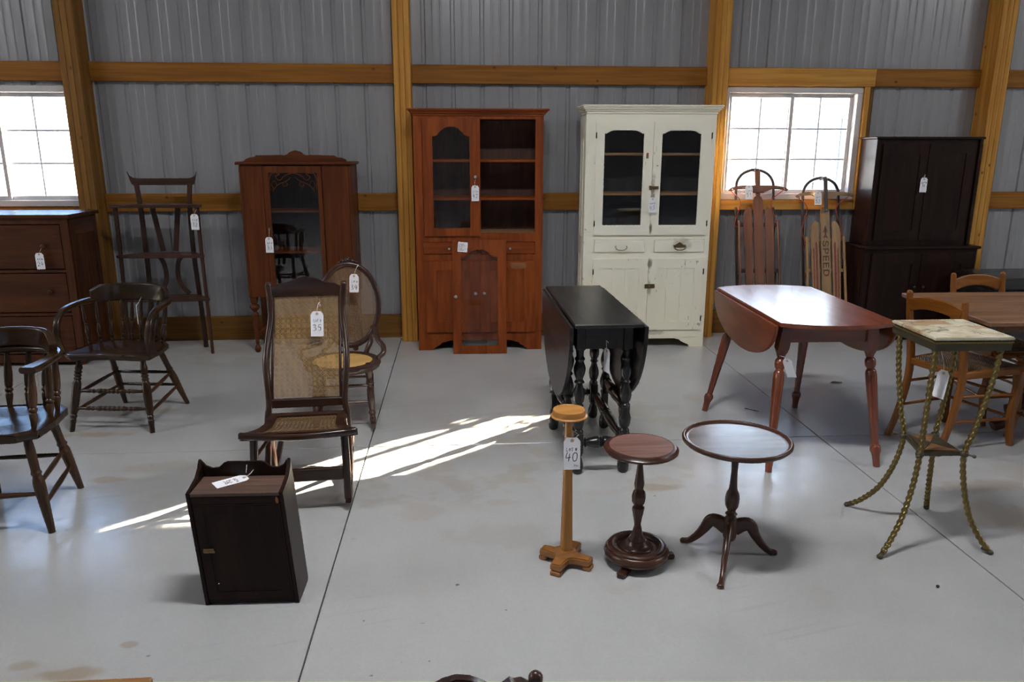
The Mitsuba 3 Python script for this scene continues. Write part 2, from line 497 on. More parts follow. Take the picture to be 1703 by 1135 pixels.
# ------------------------------------------------------------------ furniture materials
wood('w_brown', (.125, .023, .003), (.230, .050, .008), rough=.45, spec=.2)
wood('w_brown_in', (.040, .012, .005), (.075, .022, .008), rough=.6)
wood('w_china', (.060, .014, .003), (.105, .027, .006), rough=.42, spec=.2)
wood('w_dresser', (.032, .010, .004), (.066, .019, .005), rough=.36, spec=.2)
wood('w_mahogany', (.0085, .0035, .0026), (.019, .007, .005), rough=.34, spec=.15)
wood('w_tray', (.055, .030, .020), (.115, .060, .042), rough=.6)
wood('w_worn', (.16, .055, .015), (.24, .09, .03), rough=.5)
wood('w_shelf_edge', (.17, .085, .035), (.26, .14, .06), rough=.6)
wood('w_black', (.006, .0055, .0055), (.014, .0125, .012), rough=.27)
plain('m_iron', (.03, .028, .026), .45, metallic=.6)
plain('m_brass_old', (.16, .11, .05), .42, metallic=.8)
plain('m_knob', (.30, .28, .25), .35, metallic=.5)
plain('m_card', (.76, .75, .78), .7)
plain('m_ink', (.02, .02, .025), .6)
plain('m_string', (.72, .70, .68), .8)
plain('m_eyelet', (.42, .30, .18), .6)
plain('m_fleck', (.55, .53, .5), .7)
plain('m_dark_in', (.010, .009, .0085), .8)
scene['m_glass'] = {'type': 'thindielectric', 'int_ior': 1.5}


def paint_col(p, n, uv):
    c = mix((.79, .75, .615), (.83, .80, .68), fbm(p.x * 5, p.z * 5, p.y * 5))
    low = smoothstep(.9, .1, p.z)
    c = mix(c, (.76, .69, .50), low * .55)
    # rubbed and soiled places of this cupboard: beside the latches, round the drawer pull, scattered chips
    for (x, z, rx, rz, k) in ((1.535, 1.27, .022, .14, .8), (1.530, 1.00, .012, .06, .9), (1.785, .865, .09, .05, .55), (1.535, .70, .02, .06, .8), (1.54, .50, .02, .08, .6), (1.60, .125, .12, .03, .4), (1.46, 1.60, .004, .004, 0)):
        d = dr.sqrt(dr.square((p.x - x) / rx) + dr.square((p.z - z) / rz)) + .9 * (fbm(p.x * 30, p.z * 30, 4.0) - .5)
        c = mix(c, (.12, .085, .05), smoothstep(1.15, .3, d) * k)
    chip = smoothstep(.86, .90, noise(p.x * 75, p.z * 50, p.y * 20)) * smoothstep(.55, .75, noise(p.x * 5, p.z * 4, 2.0))
    return mix(c, (.20, .15, .10), chip * .7)


scene['m_paint'] = {'type': 'principled', 'base_color': proc(paint_col), 'roughness': .5, 'specular': .4}


# ------------------------------------------------------------------ builders shared by the cupboards
def frame_poly(x0, x1, z0, z1, holes):
    g = sbox(x0, z0, x1, z1)
    for h in holes:
        g = g.difference(h)
    return g


def arch_hole(x0, x1, z0, zs, za, kind='ogee'):
    """Opening with a shaped head: from the shoulder height zs up to za in the middle."""
    w = x1 - x0
    pts = [(x0, z0), (x1, z0), (x1, zs)]
    if kind == 'ogee':
        k = [(0.93, .0), (.87, .10), (.80, .42), (.70, .78), (.60, .95), (.5, 1.0), (.40, .95), (.30, .78), (.20, .42), (.13, .10), (.07, .0)]
    else:
        k = [(.95, .10), (.90, .45), (.85, .75), (.78, .95), (.70, 1.0), (.30, 1.0), (.22, .95), (.15, .75), (.10, .45), (.05, .10)]
    pts += [(x0 + w * a, zs + (za - zs) * b) for a, b in k] + [(x0, zs)]
    return Polygon(pts)


def knob_mesh(r=.014, d=.026):
    return mv(lathe(soft([(0, r * .5), (d * .35, r * .45), (d * .6, r), (d * .85, r * .9), (d, r * .4)]), 16), rx=90)


def crown(x0, x1, yd, z0, z1, out, back, steps):
    """Moulded cornice round the front and both sides: lofted rings, open at the wall."""
    ms = []
    for (za, zb, o) in steps:
        ms.append(bx(x0 - o, x1 + o, -o, back, z0 + (z1 - z0) * za, z0 + (z1 - z0) * zb, .004))
    return cat(*ms)


# ------------------------------------------------------------------ dresser at the left edge
t = Thing('dresser', 'dark brown three drawer dresser below the window at the left edge', 'dresser', (-2.846, 5.803, 0))
W_ = 1.10
t.part('case', cat(bx(-W_, -W_ + .025, 0.0, .45, .03, 1.11), bx(-.025, 0, .0, .45, .03, 1.11), bx(-W_ + .02, -.02, .43, .447, .06, 1.10), bx(-W_ + .02, -.02, .03, .44, .05, .075),
       extxz(frame_poly(-W_ + .001, -.001, .03, 1.11, [sbox(-W_ + .055, z0, -.055, z1) for z0, z1 in ((.09, .39), (.41, .715), (.735, 1.07))]), -.001, .022)), 'w_dresser', grain='z')
t.part('side_panel', bx(0.0, .006, .02, .08, .04, 1.10, .002), 'w_dresser', grain='z')
t.part('side_panel', bx(0.0, .006, .38, .44, .04, 1.10, .002), 'w_dresser', grain='z')
t.part('side_panel', bx(0.0, .006, .081, .379, .98, 1.10, .002), 'w_dresser', grain='y')
t.part('side_panel', bx(0.0, .006, .081, .379, .04, .15, .002), 'w_dresser', grain='y')
t.part('top', bx(-W_ - .02, .025, -.025, .465, 1.111, 1.139, .006), 'w_dresser', grain='x')
for z0, z1 in ((.095, .385), (.415, .71), (.74, 1.065)):
    d = t.part('drawer', bx(-W_ + .06, -.06, .004, .40, z0, z1, .005), 'w_dresser', grain='x')
    for kx in (-.185, -W_ + .185):
        t.part('knob', mv(knob_mesh(.020, .034), kx, .004, (z0 + z1) / 2 + .01), 'w_dresser', parent=d)
for fx in (-.045, -W_ + .045):
    for fy in (.035, .41):
        t.part('foot', mv(lathe(soft([(0, .016), (.012, .024), (.022, .02), (.03, .026)]), 14), fx, fy, 0), 'w_brown')

# ------------------------------------------------------------------ china cabinet
t = Thing('china_cabinet', 'brown one door china cabinet with crested top on turned legs behind the rockers', 'cabinet', (-1.672, 6.085, 0))
w, D = .845, .36
Z0, Z1 = .46, 1.485
t.part('side', bx(0, .02, .0, D, Z0, Z1), 'w_china', grain='z')
t.part('side', bx(w - .02, w, .0, D, Z0, Z1), 'w_china', grain='z')
t.part('front_panel', bx(.0205, .176, .0, .018, Z0, Z1, .002), 'w_china', grain='z')
t.part('front_panel', bx(.624, w - .0205, .0, .018, Z0, Z1, .002), 'w_china', grain='z')
t.part('rail', bx(.177, .623, .0, .018, Z0, Z0 + .035, .002), 'w_china', grain='x')
t.part('bottom', bx(.021, w - .021, .019, D - .012, Z0, Z0 + .02, .002), 'w_china', grain='x')
t.part('back', bx(.021, w - .021, D - .011, D - .001, Z0, Z1, .001), 'w_mahogany', grain='z')
for z in (.80, 1.12):
    t.part('shelf', bx(.021, w - .021, .05, D - .012, z, z + .016, .002), 'w_china', grain='x')
hole = sbox(.222, Z0 + .10, .588, 1.425)
d = t.part('door', extxz(frame_poly(.179, .621, Z0 + .038, 1.478, [hole]), -.008, .014, .003), 'w_china', grain='z')
t.part('pane', extxz(hole.buffer(.004), .004, .007), 'm_glass', parent=d, smooth=False)
fret = []
for s in (-1, 1):
    for (pts, r) in (([(.0, .0), (.06, -.02), (.10, -.055), (.13, -.03), (.10, -.008), (.155, -.004), (.178, -.05), (.175, -.13)], .0045),
                     ([(.02, -.035), (.05, -.06), (.09, -.075), (.13, -.10), (.16, -.14)], .004), ([(.06, -.06), (.045, -.09), (.075, -.10), (.08, -.07)], .0035),
                     ([(.12, -.10), (.14, -.06), (.165, -.085), (.15, -.12)], .0035)):
        q = curve([(.405 + s * a, -.002, 1.425 + b) for a, b in pts], 6)
        fret.append(tube(q, r, 6, up=(0, 1, 0)))
t.part('fretwork', cat(*fret), 'w_china', parent=d)
t.part('escutcheon', mv(lathe([(0, .011), (.003, .010)], 14), .200, -.008, 1.00, rx=90), 'm_brass_old', parent=d)
t.part('top', bx(-.02, w + .02, -.025, D + .005, Z1 + .001, Z1 + .024, .008), 'w_china', grain='x')
cp = [(.03, 0), (w - .03, 0), (w - .045, .018), (w - .075, .03), (w - .11, .034), (w - .13, .046), (w - .32, .05), (w - .335, .045), (w - .36, .055), (w - .385, .074), (w / 2, .084),
      (.385, .074), (.36, .055), (.335, .045), (.32, .05), (.13, .046), (.11, .034), (.075, .03), (.045, .018)]
t.part('crest', mv(extxz(Polygon(cp), 0, .022, .003), 0, .05, Z1 + .0245), 'w_china', grain='x')
leg = lathe(soft([(0, .013), (.012, .020), (.035, .024), (.06, .013), (.075, .012), (.085, .018), (.10, .013), (.20, .019), (.30, .027), (.325, .022), (.335, .014), (.35, .024), (.37, .041), (.39, .034), (.40, .020), (.41, .027), (.42, .027)], 3), 18)
for lx in (.026, w - .035):
    t.part('leg', cat(mv(leg, lx, .045), mv(cham(.05, .05, .04), lx, .045, .4395)), 'w_china', grain='z')
    t.part('leg', bx(lx - .02, lx + .02, D - .05, D - .01, 0, Z0 - .001, .004), 'w_china', grain='z')
for lx in (.045, w - .045):
    t.part('stretcher', bx(lx - .011, lx + .011, .06, D - .03, .13, .165, .003), 'w_china', grain='y')
t.part('stretcher', bx(.05, w - .05, .17, .195, .132, .163, .003), 'w_china', grain='x')

# ------------------------------------------------------------------ brown kitchen cupboard, one glazed door off
t = Thing('kitchen_cupboard', 'tall brown kitchen cupboard with its right glass door missing', 'cupboard', (-.344, 6.098, 0), rz=-1.2)
w, D = 1.005, .39
t.part('side', bx(0, .02, .021, D, 0, 1.85), 'w_brown', grain='z')
t.part('side', bx(w - .02, w, .021, D, 0, 1.85), 'w_brown', grain='z')
apron = Polygon([(.115, -.01), (.125, .015), (.15, .03), (.175, .045), (.19, .062), (.22, .068), (.25, .078), (.30, .082), (.705, .082), (.755, .078), (.785, .068), (.815, .062), (.83, .045), (.855, .03), (.88, .015), (.89, -.01)])
t.part('face_frame', extxz(frame_poly(0, w, 0, 1.85, [sbox(.066, .955, .943, 1.828), sbox(.056, .79, .49, .888), sbox(.512, .79, .946, .888), sbox(.075, .17, .94, .725), apron]), 0, .02, .0015), 'w_brown', grain='z')
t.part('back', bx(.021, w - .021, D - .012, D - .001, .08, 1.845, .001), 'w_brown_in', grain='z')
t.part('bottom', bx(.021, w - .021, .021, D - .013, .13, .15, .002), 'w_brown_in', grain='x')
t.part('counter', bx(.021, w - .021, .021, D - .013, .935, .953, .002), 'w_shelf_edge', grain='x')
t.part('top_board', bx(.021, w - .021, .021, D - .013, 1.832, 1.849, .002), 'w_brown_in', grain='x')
for z in (1.525, 1.232):
    t.part('shelf', bx(.021, w - .021, .035, D - .013, z - .019, z, .002), 'w_brown', grain='x')
hole = arch_hole(.147, .432, .998, 1.70, 1.772)
d = t.part('door', extxz(frame_poly(.070, .514, .936, 1.836, [hole]), -.022, -.001, .003), 'w_brown', grain='z')
t.part('pane', extxz(hole.buffer(.004), -.009, -.006), 'm_glass', parent=d, smooth=False)
t.part('knob', mv(knob_mesh(.013, .024), .475, -.022, 1.395), 'm_knob', parent=d)
for x0, x1, kx in ((.058, .488, .262), (.514, .944, .745)):
    d = t.part('drawer', bx(x0, x1, -.012, .30, .792, .886, .005), 'w_brown', grain='x')
    t.part('knob', mv(knob_mesh(.010, .02), kx, -.012, .836), 'm_knob', parent=d)
for x0, x1, kx in ((.070, .5035, .468), (.5055, .944, .538)):
    hole = sbox(x0 + .085, .235, x1 - .085, .66)
    d = t.part('door', extxz(frame_poly(x0, x1, .152, .738, [hole]), -.02, -.001, .003), 'w_brown', grain='z')
    t.part('panel', extxz(hole.buffer(.006), -.010, -.0015), 'w_brown', parent=d, grain='z')
    t.part('knob', mv(knob_mesh(.014, .022), kx, -.02, .475), 'm_knob', parent=d)
t.part('patch', bx(.753, .872, -.021, -.0195, .676, .724, .0004), 'w_worn', grain='x')
t.part('cornice', crown(0, w, 0, 1.851, 1.905, .04, D, ((0, .3, .006), (.3, .55, .018), (.55, .75, .030), (.75, 1, .042))), 'w_brown', grain='x')

# the door that came off it
lean = math.degrees(math.atan2(.10, .905))
M = trimesh.transformations.translation_matrix([-.062, 5.957, 0.002]) @ trimesh.transformations.rotation_matrix(math.radians(-1.2), [0, 0, 1]) @ trimesh.transformations.rotation_matrix(math.radians(-6.6), [1, 0, 0])
t = Thing('cabinet_door', 'loose glazed brown door leaning against the kitchen cupboard', 'door', M=M)
hole = arch_hole(.070, .360, .067, .775, .835)
t.part('frame', extxz(frame_poly(0, .430, 0, .912, [hole]), 0, .021, .003), 'w_brown', grain='z')
t.part('pane', extxz(hole.buffer(.004), .010, .013), 'm_glass', smooth=False)
t.part('knob', mv(knob_mesh(.014, .022), .024, 0, .462), 'm_knob')
t.part('paper_label', mv(bx(.0, .078, -.0012, -.0002, 0, .078, .0002), .042, 0, .820, ry=5), 'm_card', label='small white paper label')
t.part('print', cat(*[mv(bx(.008, .008 + l, -.0016, -.0013, .012 + i * .0095, .0145 + i * .0095, .0001), .042, 0, .820, ry=5) for i, l in enumerate((.05, .06, .035, .06, .055, .045))]), 'm_ink')

# ------------------------------------------------------------------ white painted cupboard
t = Thing('kitchen_cupboard', 'tall white painted kitchen cupboard with worn paint and two glass doors', 'cupboard', (1.002, 6.09, 0), rz=-1.0)
w, D = 1.018, .32
for x0, x1 in ((0, .02), (w - .02, w)):
    t.part('side', bx(x0, x1, .021, D, 0, 1.87), 'm_paint', grain='z')
for (y0, y1, z0, z1) in ((.0215, .075, .03, 1.86), (.265, D, .03, 1.86), (.0755, .2645, 1.70, 1.86), (.0755, .2645, .78, .92), (.0755, .2645, .03, .14), (.155, .185, .141, .779), (.155, .185, .921, 1.699)):
    t.part('side_stile', bx(-.008, -.0003, y0, y1, z0, z1, .0025), 'm_paint')
t.part('side_return', bx(-.008, -.0003, .0, .021, .0, 1.869, .002), 'm_paint')
apron = Polygon([(.115, -.01), (.125, .02), (.16, .035), (.19, .05), (.205, .065), (.25, .075), (.77, .075), (.815, .065), (.83, .05), (.86, .035), (.895, .02), (.905, -.01)])
t.part('face_frame', extxz(frame_poly(0, w, 0, 1.87, [sbox(.075, .952, .975, 1.80), sbox(.078, .795, .49, .897), sbox(.566, .795, .978, .897), sbox(.08, .16, .97, .74), apron]), 0, .02, .0015), 'm_paint', grain='z')
t.part('skirt', bx(.06, w - .06, -.004, -.0004, .085, .148, .001), 'm_paint')
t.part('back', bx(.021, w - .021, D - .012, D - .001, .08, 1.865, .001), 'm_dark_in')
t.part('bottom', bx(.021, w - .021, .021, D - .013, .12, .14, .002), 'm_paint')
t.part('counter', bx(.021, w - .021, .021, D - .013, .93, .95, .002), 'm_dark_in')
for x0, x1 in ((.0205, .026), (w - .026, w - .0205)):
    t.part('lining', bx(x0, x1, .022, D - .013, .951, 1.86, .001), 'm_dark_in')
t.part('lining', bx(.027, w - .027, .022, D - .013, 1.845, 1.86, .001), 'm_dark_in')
for z in (1.578, 1.268):
    t.part('shelf', bx(.0265, w - .0265, .03, D - .013, z - .020, z, .002), 'w_shelf_edge', grain='x')
for x0, x1, g0, g1 in ((.068, .5205, .137, .446), (.5225, .984, .590, .897)):
    hole = arch_hole(g0, g1, 1.016, 1.722, 1.748, 'eared')
    d = t.part('door', extxz(frame_poly(x0, x1, .936, 1.815, [hole]), -.021, -.001, .003), 'm_paint', grain='z')
    t.part('pane', extxz(hole.buffer(.004), -.010, -.007), 'm_glass', parent=d, smooth=False)
    hx = x0 + .003 if x0 < .3 else x1 - .003
    for hz in (1.03, 1.71):
        t.part('hinge', mv(lathe([(0, .005), (.045, .005)], 8), hx, -.0225, hz - .022), 'm_iron', parent=d)
    if x0 < .3:
        t.part('chipped_paint', bx(.468, .486, -.0222, -.0211, 1.535, 1.578, .0004), 'w_worn', parent=d, label='brown patch where the paint has chipped off')
    else:
        t.part('latch', cat(bx(.508, .575, -.030, -.0215, 1.298, 1.322, .003), mv(lathe(soft([(0, .006), (.018, .008), (.028, .004)]), 12), .556, -.029, 1.31, rx=90), bx(.5, .518, -.034, -.0215, 1.293, 1.327, .003)), 'm_brass_old', parent=d)
for x0, x1 in ((.080, .488), (.568, .976)):
    d = t.part('drawer', bx(x0, x1, -.014, .26, .797, .895, .004), 'm_paint')
    c = (x0 + x1) / 2 + (.01 if x0 < .3 else 0)
    t.part('pull_plate', mv(extxz(Polygon([(-.048, -.006), (-.035, -.012), (.035, -.012), (.048, -.006), (.05, .012), (.035, .008), (.02, .02), (0, .034), (-.02, .02), (-.035, .008), (-.05, .012)]), -.0165, -.0143), c, 0, .846), 'm_paint' if x0 < .3 else 'm_brass_old', parent=d)
    t.part('bail', tube(curve([(c - .044, -.02, .85), (c - .046, -.034, .838), (c - .03, -.038, .822), (c, -.038, .817), (c + .03, -.038, .822), (c + .046, -.034, .838), (c + .044, -.02, .85)], 4), .0042, 8, up=(0, 1, 0)), 'm_knob' if x0 < .3 else 'm_brass_old', parent=d)
for x0, x1, a, b in ((.070, .5245, .147, .45), (.5265, .982, .602, .905)):
    g = (b - a - .06) / 3
    holes = [sbox(a + i * (g + .03), .225, a + i * (g + .03) + g, .667) for i in range(3)]
    d = t.part('door', extxz(frame_poly(x0, x1, .152, .748, holes), -.021, -.001, .002), 'm_paint', grain='z')
    for h in holes:
        t.part('panel', extxz(h.buffer(.004), -.0125, -.0015), 'm_paint', parent=d)
    hx = x0 + .003 if x0 < .3 else x1 - .003
    for hz in (.25, .64):
        t.part('hinge', mv(lathe([(0, .005), (.045, .005)], 8), hx, -.0225, hz - .022), 'm_iron', parent=d)
    if x0 > .3:
        t.part('latch', cat(mv(extxz(sbox(-.036, -.011, .036, .011).buffer(.006), -.028, -.0215, .002), .54, 0, .522), mv(lathe(soft([(0, .008), (.012, .010), (.02, .004)]), 12), .535, -.027, .522, rx=90)), 'm_brass_old', parent=d)
t.part('cornice', crown(0, w, 0, 1.871, 1.938, .05, D, ((0, .28, .006), (.28, .48, .016), (.48, .66, .028), (.66, .82, .036), (.82, 1, .042))), 'm_paint', grain='x')

# ------------------------------------------------------------------ dark step-back hutch
t = Thing('hutch', 'near black two piece step-back hutch right of the window', 'hutch', (3.40, 6.195, 0))
t.part('base_side', bx(0, .022, .02, .355, 0, .79), 'w_mahogany', grain='z')
t.part('base_side', bx(.968, .99, .02, .355, 0, .79), 'w_mahogany', grain='z')
t.part('base_frame', extxz(frame_poly(0, .99, 0, .79, [sbox(.07, .12, .92, .755)]), 0, .02, .002), 'w_mahogany', grain='z')
t.part('base_back', bx(.023, .967, .34, .354, .05, .785, .001), 'w_mahogany', grain='z')
for x0, x1, kx in ((.064, .4935, .455), (.4965, .926, .535)):
    hole = sbox(x0 + .075, .20, x1 - .075, .665)
    d = t.part('door', extxz(frame_poly(x0, x1, .114, .761, [hole]), -.018, -.001, .003), 'w_mahogany', grain='z')
    t.part('panel', extxz(hole.buffer(.005), -.008, -.0015), 'w_mahogany', parent=d, grain='z')
    t.part('knob', mv(knob_mesh(.013, .024), kx, -.018, .47), 'm_iron', parent=d)
t.part('base_top', bx(-.015, 1.005, -.03, .358, .791, .815, .007), 'w_mahogany', grain='x')
t.part('upper_side', bx(.04, .062, .065, .352, .816, 1.69), 'w_mahogany', grain='z')
t.part('upper_side', bx(.928, .95, .065, .352, .816, 1.69), 'w_mahogany', grain='z')
t.part('upper_frame', extxz(frame_poly(.0625, .9275, .816, 1.69, [sbox(.105, .86, .885, 1.65)]), .085, .104, .002), 'w_mahogany', grain='z')
t.part('upper_back', bx(.0625, .9275, .338, .351, .82, 1.685, .001), 'w_mahogany', grain='z')
for x0, x1 in ((.10, .4935), (.4965, .89)):
    hole = sbox(x0 + .07, .94, x1 - .07, 1.575)
    d = t.part('door', extxz(frame_poly(x0, x1, .855, 1.655, [hole]), .066, .0845, .003), 'w_mahogany', grain='z')
    t.part('panel', extxz(hole.buffer(.005), .074, .084), 'w_mahogany', parent=d, grain='z')
t.part('upper_top', bx(.028, .962, .052, .356, 1.691, 1.710, .005), 'w_mahogany', grain='x')

# ------------------------------------------------------------------ small wall cupboard standing on the floor
M = trimesh.transformations.translation_matrix([-.935, 2.512, 0]) @ trimesh.transformations.rotation_matrix(math.radians(-1.2), [0, 0, 1]) @ np.array([[1, 0, -.068, 0], [0, 1, 0, 0], [0, 0, 1, 0], [0, 0, 0, 1.0]])   # its joints have racked to the left
t = Thing('wall_cupboard', 'small dark wall cupboard with a scalloped gallery standing on the floor', 'cupboard', M=M)
w, D = .335, .16
side = Polygon([(0, 0), (D - .012, .0), (D, .012), (D, .50), (D - .02, .478), (D - .06, .455), (.03, .442), (0, .438)])
t.part('side', mv(yz(ext(side, .014, .002)), 0, 0, 0), 'w_mahogany', grain='z')
t.part('side', mv(yz(ext(side, .014, .002)), w - .014, 0, 0), 'w_mahogany', grain='z')
bp = [(.0145, .01), (w - .0145, .01), (w - .0145, .498), (w - .028, .478), (w - .05, .468), (w - .075, .472), (w - .093, .488), (w - .107, .493), (.107, .493), (.093, .488), (.075, .472), (.05, .468), (.028, .478), (.0145, .498)]
t.part('back', extxz(Polygon(bp), D - .013, D - .001, .0015), 'w_mahogany', grain='z')
t.part('tray', bx(.0145, w - .0145, .0, D - .0135, .424, .438, .002), 'w_tray', grain='x', label='worn paler top board')
t.part('bottom', bx(.0145, w - .0145, .006, D - .0135, .004, .018, .002), 'w_mahogany', grain='x')
t.part('rail', bx(.0145, w - .0145, .001, .016, .396, .4235, .001), 'w_mahogany', grain='x')
d = t.part('door', bx(.0155, w - .0155, .0, .014, .019, .395, .002), 'w_mahogany', grain='z')
t.part('door_strip', extxz(frame_poly(.022, w - .022, .024, .390, [sbox(.052, .055, w - .052, .36)]), -.0025, -.0003, .001), 'w_mahogany', parent=d, grain='z')
t.part('latch', cat(bx(.030, .066, -.0075, -.003, .221, .228, .001), bx(.028, .068, -.0045, -.003, .210, .2205, .001), mv(lathe([(0, .003), (.006, .003)], 8), .046, -.003, .217, rx=90)), 'm_brass_old', parent=d)
t.part('paint_fleck', mv(lathe([(0, .0026), (.0006, .002)], 10), .062, -.0026, .088, rx=90), 'm_fleck', parent=d)
t.part('worn_spot', mv(extxz(affinity.scale(Point(0, 0).buffer(.005), 1, 2.6), -.0004, 0), w - .024, 0.0004, .408), 'w_worn')

# ------------------------------------------------------------------ chairs
wood('w_chair', (.011, .005, .002), (.032, .0135, .0045), rough=.24, spec=.32)
wood('w_chair_pale', (.022, .010, .0045), (.062, .026, .010), rough=.30, spec=.3)
wood('w_rocker', (.013, .0055, .004), (.036, .014, .007), rough=.2, spec=.5)
wood('w_rocker_red', (.020, .008, .006), (.045, .016, .011), rough=.28)
wood('w_cane', (.20, .11, .035), (.36, .22, .085), rough=.5)
wood('w_cane_dark', (.075, .040, .015), (.17, .095, .035), rough=.5)
wood('w_cane_gold', (.42, .24, .07), (.55, .34, .12), rough=.5)
wood('w_honey', (.145, .043, .006), (.235, .082, .014), rough=.28, spec=.3)


def ringed(L, r, kind='plain', n=12):
    """Turned member of length L along +z."""
    if kind == 'plain':
        pr = [(0, r * .72), (L * .5, r * 1.06), (L, r * .72)]
    elif kind == 'spindle':
        pr = [(0, r * .7), (.05, r * .75), (.10, r * 1.05), (.12, r * .6), (.13, r * 1.1), (.145, r * .6), (.155, r * 1.1), (.17, r * .6), (.18, r * 1.1), (.20, r * .65), (.30, r * 1.35), (.42, r * 1.1), (.50, r * .6), (.52, r * 1.15), (.55, r * .6), (.62, r * 1.1), (.80, r * .9), (1, r * .6)]
        pr = [(a * L, b) for a, b in pr]
    elif kind == 'post':
        pr = [(0, .60), (.10, .72), (.24, 1.0), (.28, .70), (.31, 1.02), (.34, 1.05), (.37, .70), (.40, .98), (.58, 1.1), (.75, .92), (1, .62)]
        pr = [(a * L, b * r) for a, b in pr]
    elif kind == 'front_leg':
        pr = [(0, .62), (.06, .72), (.10, .70), (.16, .86), (.18, .66), (.20, .88), (.22, .9), (.24, .68), (.27, .95), (.50, 1.15), (.66, 1.1), (.70, .78), (.72, 1.05), (.745, .72), (.765, 1.08), (.79, .72), (.81, 1.1), (.835, .74), (.86, 1.05), (.92, .78), (1, .7)]
        pr = [(a * L, b * r) for a, b in pr]
    elif kind == 'leg':
        pr = [(0, .62), (.25, .88), (.48, 1.08), (.56, 1.0), (.60, .78), (.63, 1.0), (.66, .8), (.85, .86), (1, .7)]
        pr = [(a * L, b * r) for a, b in pr]
    elif kind == 'stretcher':
        pr = [(0, .6), (.12, .7), (.20, .9), (.22, .6), (.25, 1.0), (.28, .6), (.34, 1.15), (.38, .8), (.41, 1.1), (.44, .8), (.47, 1.15), (.5, .9), (.53, 1.15), (.56, .8), (.59, 1.1), (.62, .8), (.66, 1.15), (.72, .6), (.75, 1.0), (.78, .6), (.80, .9), (.88, .7), (1, .6)]
        pr = [(a * L, b * r) for a, b in pr]
    return lathe(soft(pr, 2), n)


def turned(a, b, r, kind, n=12):
    L = float(np.linalg.norm(np.array(b, float) - np.array(a, float)))
    return between(ringed(L, r, kind, n), a, b)


def saddle(outline, z, t, dip=.012, r=.012):
    """Solid chair seat: outline (x, y) points, top at z, thickness t, dished."""
    P_ = Polygon(outline).buffer(-r).buffer(r)
    m = trimesh.creation.extrude_polygon(P_, t, engine='earcut')
    m = m.subdivide_to_size(.035)
    v = np.array(m.vertices)
    c = np.array(P_.centroid.coords[0])
    d = np.array([P_.exterior.distance(Point(p[:2])) for p in v])
    top = v[:, 2] > t - 1e-6
    rr = np.clip(d / r, 0, 1)
    v[top, 2] -= (1 - np.sqrt(np.clip(1 - (1 - rr[top]) ** 2, 0, 1))) * .008
    v[top, 2] -= dip * np.clip(d[top] / .16, 0, 1) ** 1.2
    low = v[:, 2] < 1e-6
    sh = (1 - rr[low])[:, None] * .0 + .012 * (1 - np.clip(d[low] / .03, 0, 1))[:, None]
    v[low, :2] += (c - v[low, :2]) / np.linalg.norm(c - v[low, :2] + 1e-9, axis=1, keepdims=True) * sh
    v[:, 2] += z - t
    return trimesh.Trimesh(v, m.faces, process=False)


def arc3(pts, k=8):
    return curve(pts, k)


def cane(S, w, h, pitch, r=.0011, seg=14, weave=True):
    """Woven cane between the edges of a panel; S(u, v) -> point, u in [0, w], v in [0, h]."""
    ms = []
    sec = np.array([(-1.5, 0), (0, .7), (1.5, 0), (0, -.7)]) * r

    def strand(a, b, off):
        n = max(2, int(seg * max(abs(b[0] - a[0]), abs(b[1] - a[1])) / max(w, h)) + 1)
        t = np.linspace(0, 1, n)[:, None]
        q = np.array(a) * (1 - t) + np.array(b) * t
        p = np.array([S(*x) for x in q])
        e1 = np.array([S(min(x[0] + 1e-3, w), x[1]) for x in q]) - np.array([S(max(x[0] - 1e-3, 0), x[1]) for x in q])
        e2 = np.array([S(x[0], min(x[1] + 1e-3, h)) for x in q]) - np.array([S(x[0], max(x[1] - 1e-3, 0)) for x in q])
        nn = np.cross(e1, e2)
        nn /= np.linalg.norm(nn, axis=1, keepdims=True) + 1e-12
        ms.append(sweep(p + nn * off, sec, up=nn))
    nx, ny = int(round(w / pitch)), int(round(h / pitch))
    px, py = w / nx, h / ny
    g = .0030
    for i in range(nx):
        x = (i + .5) * px
        strand((x - g, 0), (x - g, h), .0)
        strand((x + g, 0), (x + g, h), .0)
    for j in range(ny):
        y = (j + .5) * py
        strand((0, y - g), (w, y - g), .0012)
        strand((0, y + g), (w, y + g), .0012)
    if weave:
        for s in (1, -1):
            k = -h if s > 0 else 0.0
            for i in range(-ny - 1, nx + ny + 2):
                c = i * px
                # line x = c + s * y * px / py
                q = px / py
                ends = []
                for (yy) in (0.0, h):
                    ends.append((c + s * yy * q, yy))
                (xa, ya), (xb, yb) = ends
                if max(xa, xb) <= 0 or min(xa, xb) >= w:
                    continue
                def clip(xa, ya, xb, yb):
                    for lim, lo in ((0.0, True), (w, False)):
                        if (xa < lim) == lo and xa != lim and ((xa < lim) if lo else (xa > lim)):
                            t = (lim - xa) / (xb - xa); xa, ya = lim, ya + (yb - ya) * t
                        if ((xb < lim) if lo else (xb > lim)):
                            t = (lim - xa) / (xb - xa); xb, yb = lim, ya + (yb - ya) * t
                    return xa, ya, xb, yb
                xa, ya, xb, yb = clip(xa, ya, xb, yb)
                if abs(yb - ya) > .004:
                    strand((xa, ya), (xb, yb), .0026 if s > 0 else .0038)
    return cat(*ms)


# ---- captain's chair with spindles, second from the left edge
def captains_chair(t, seat_z, W, arms='bent', wd='w_chair'):
    so = [(-W * .98, -.165), (-W, -.06), (-W * .9, .10), (-W * .62, .19), (0, .215), (W * .62, .19), (W * .9, .10), (W, -.06), (W * .98, -.165), (W * .80, -.195), (W * .35, -.185), (0, -.178), (-W * .35, -.185), (-W * .80, -.195)]
    t.part('seat', saddle(so, seat_z, .036), wd, smooth=50, grain='x')
    under = seat_z - .034
    F, B = [(-W * .72, -.13), (W * .72, -.13)], [(-W * .60, .12), (W * .60, .12)]
    return under, F, B


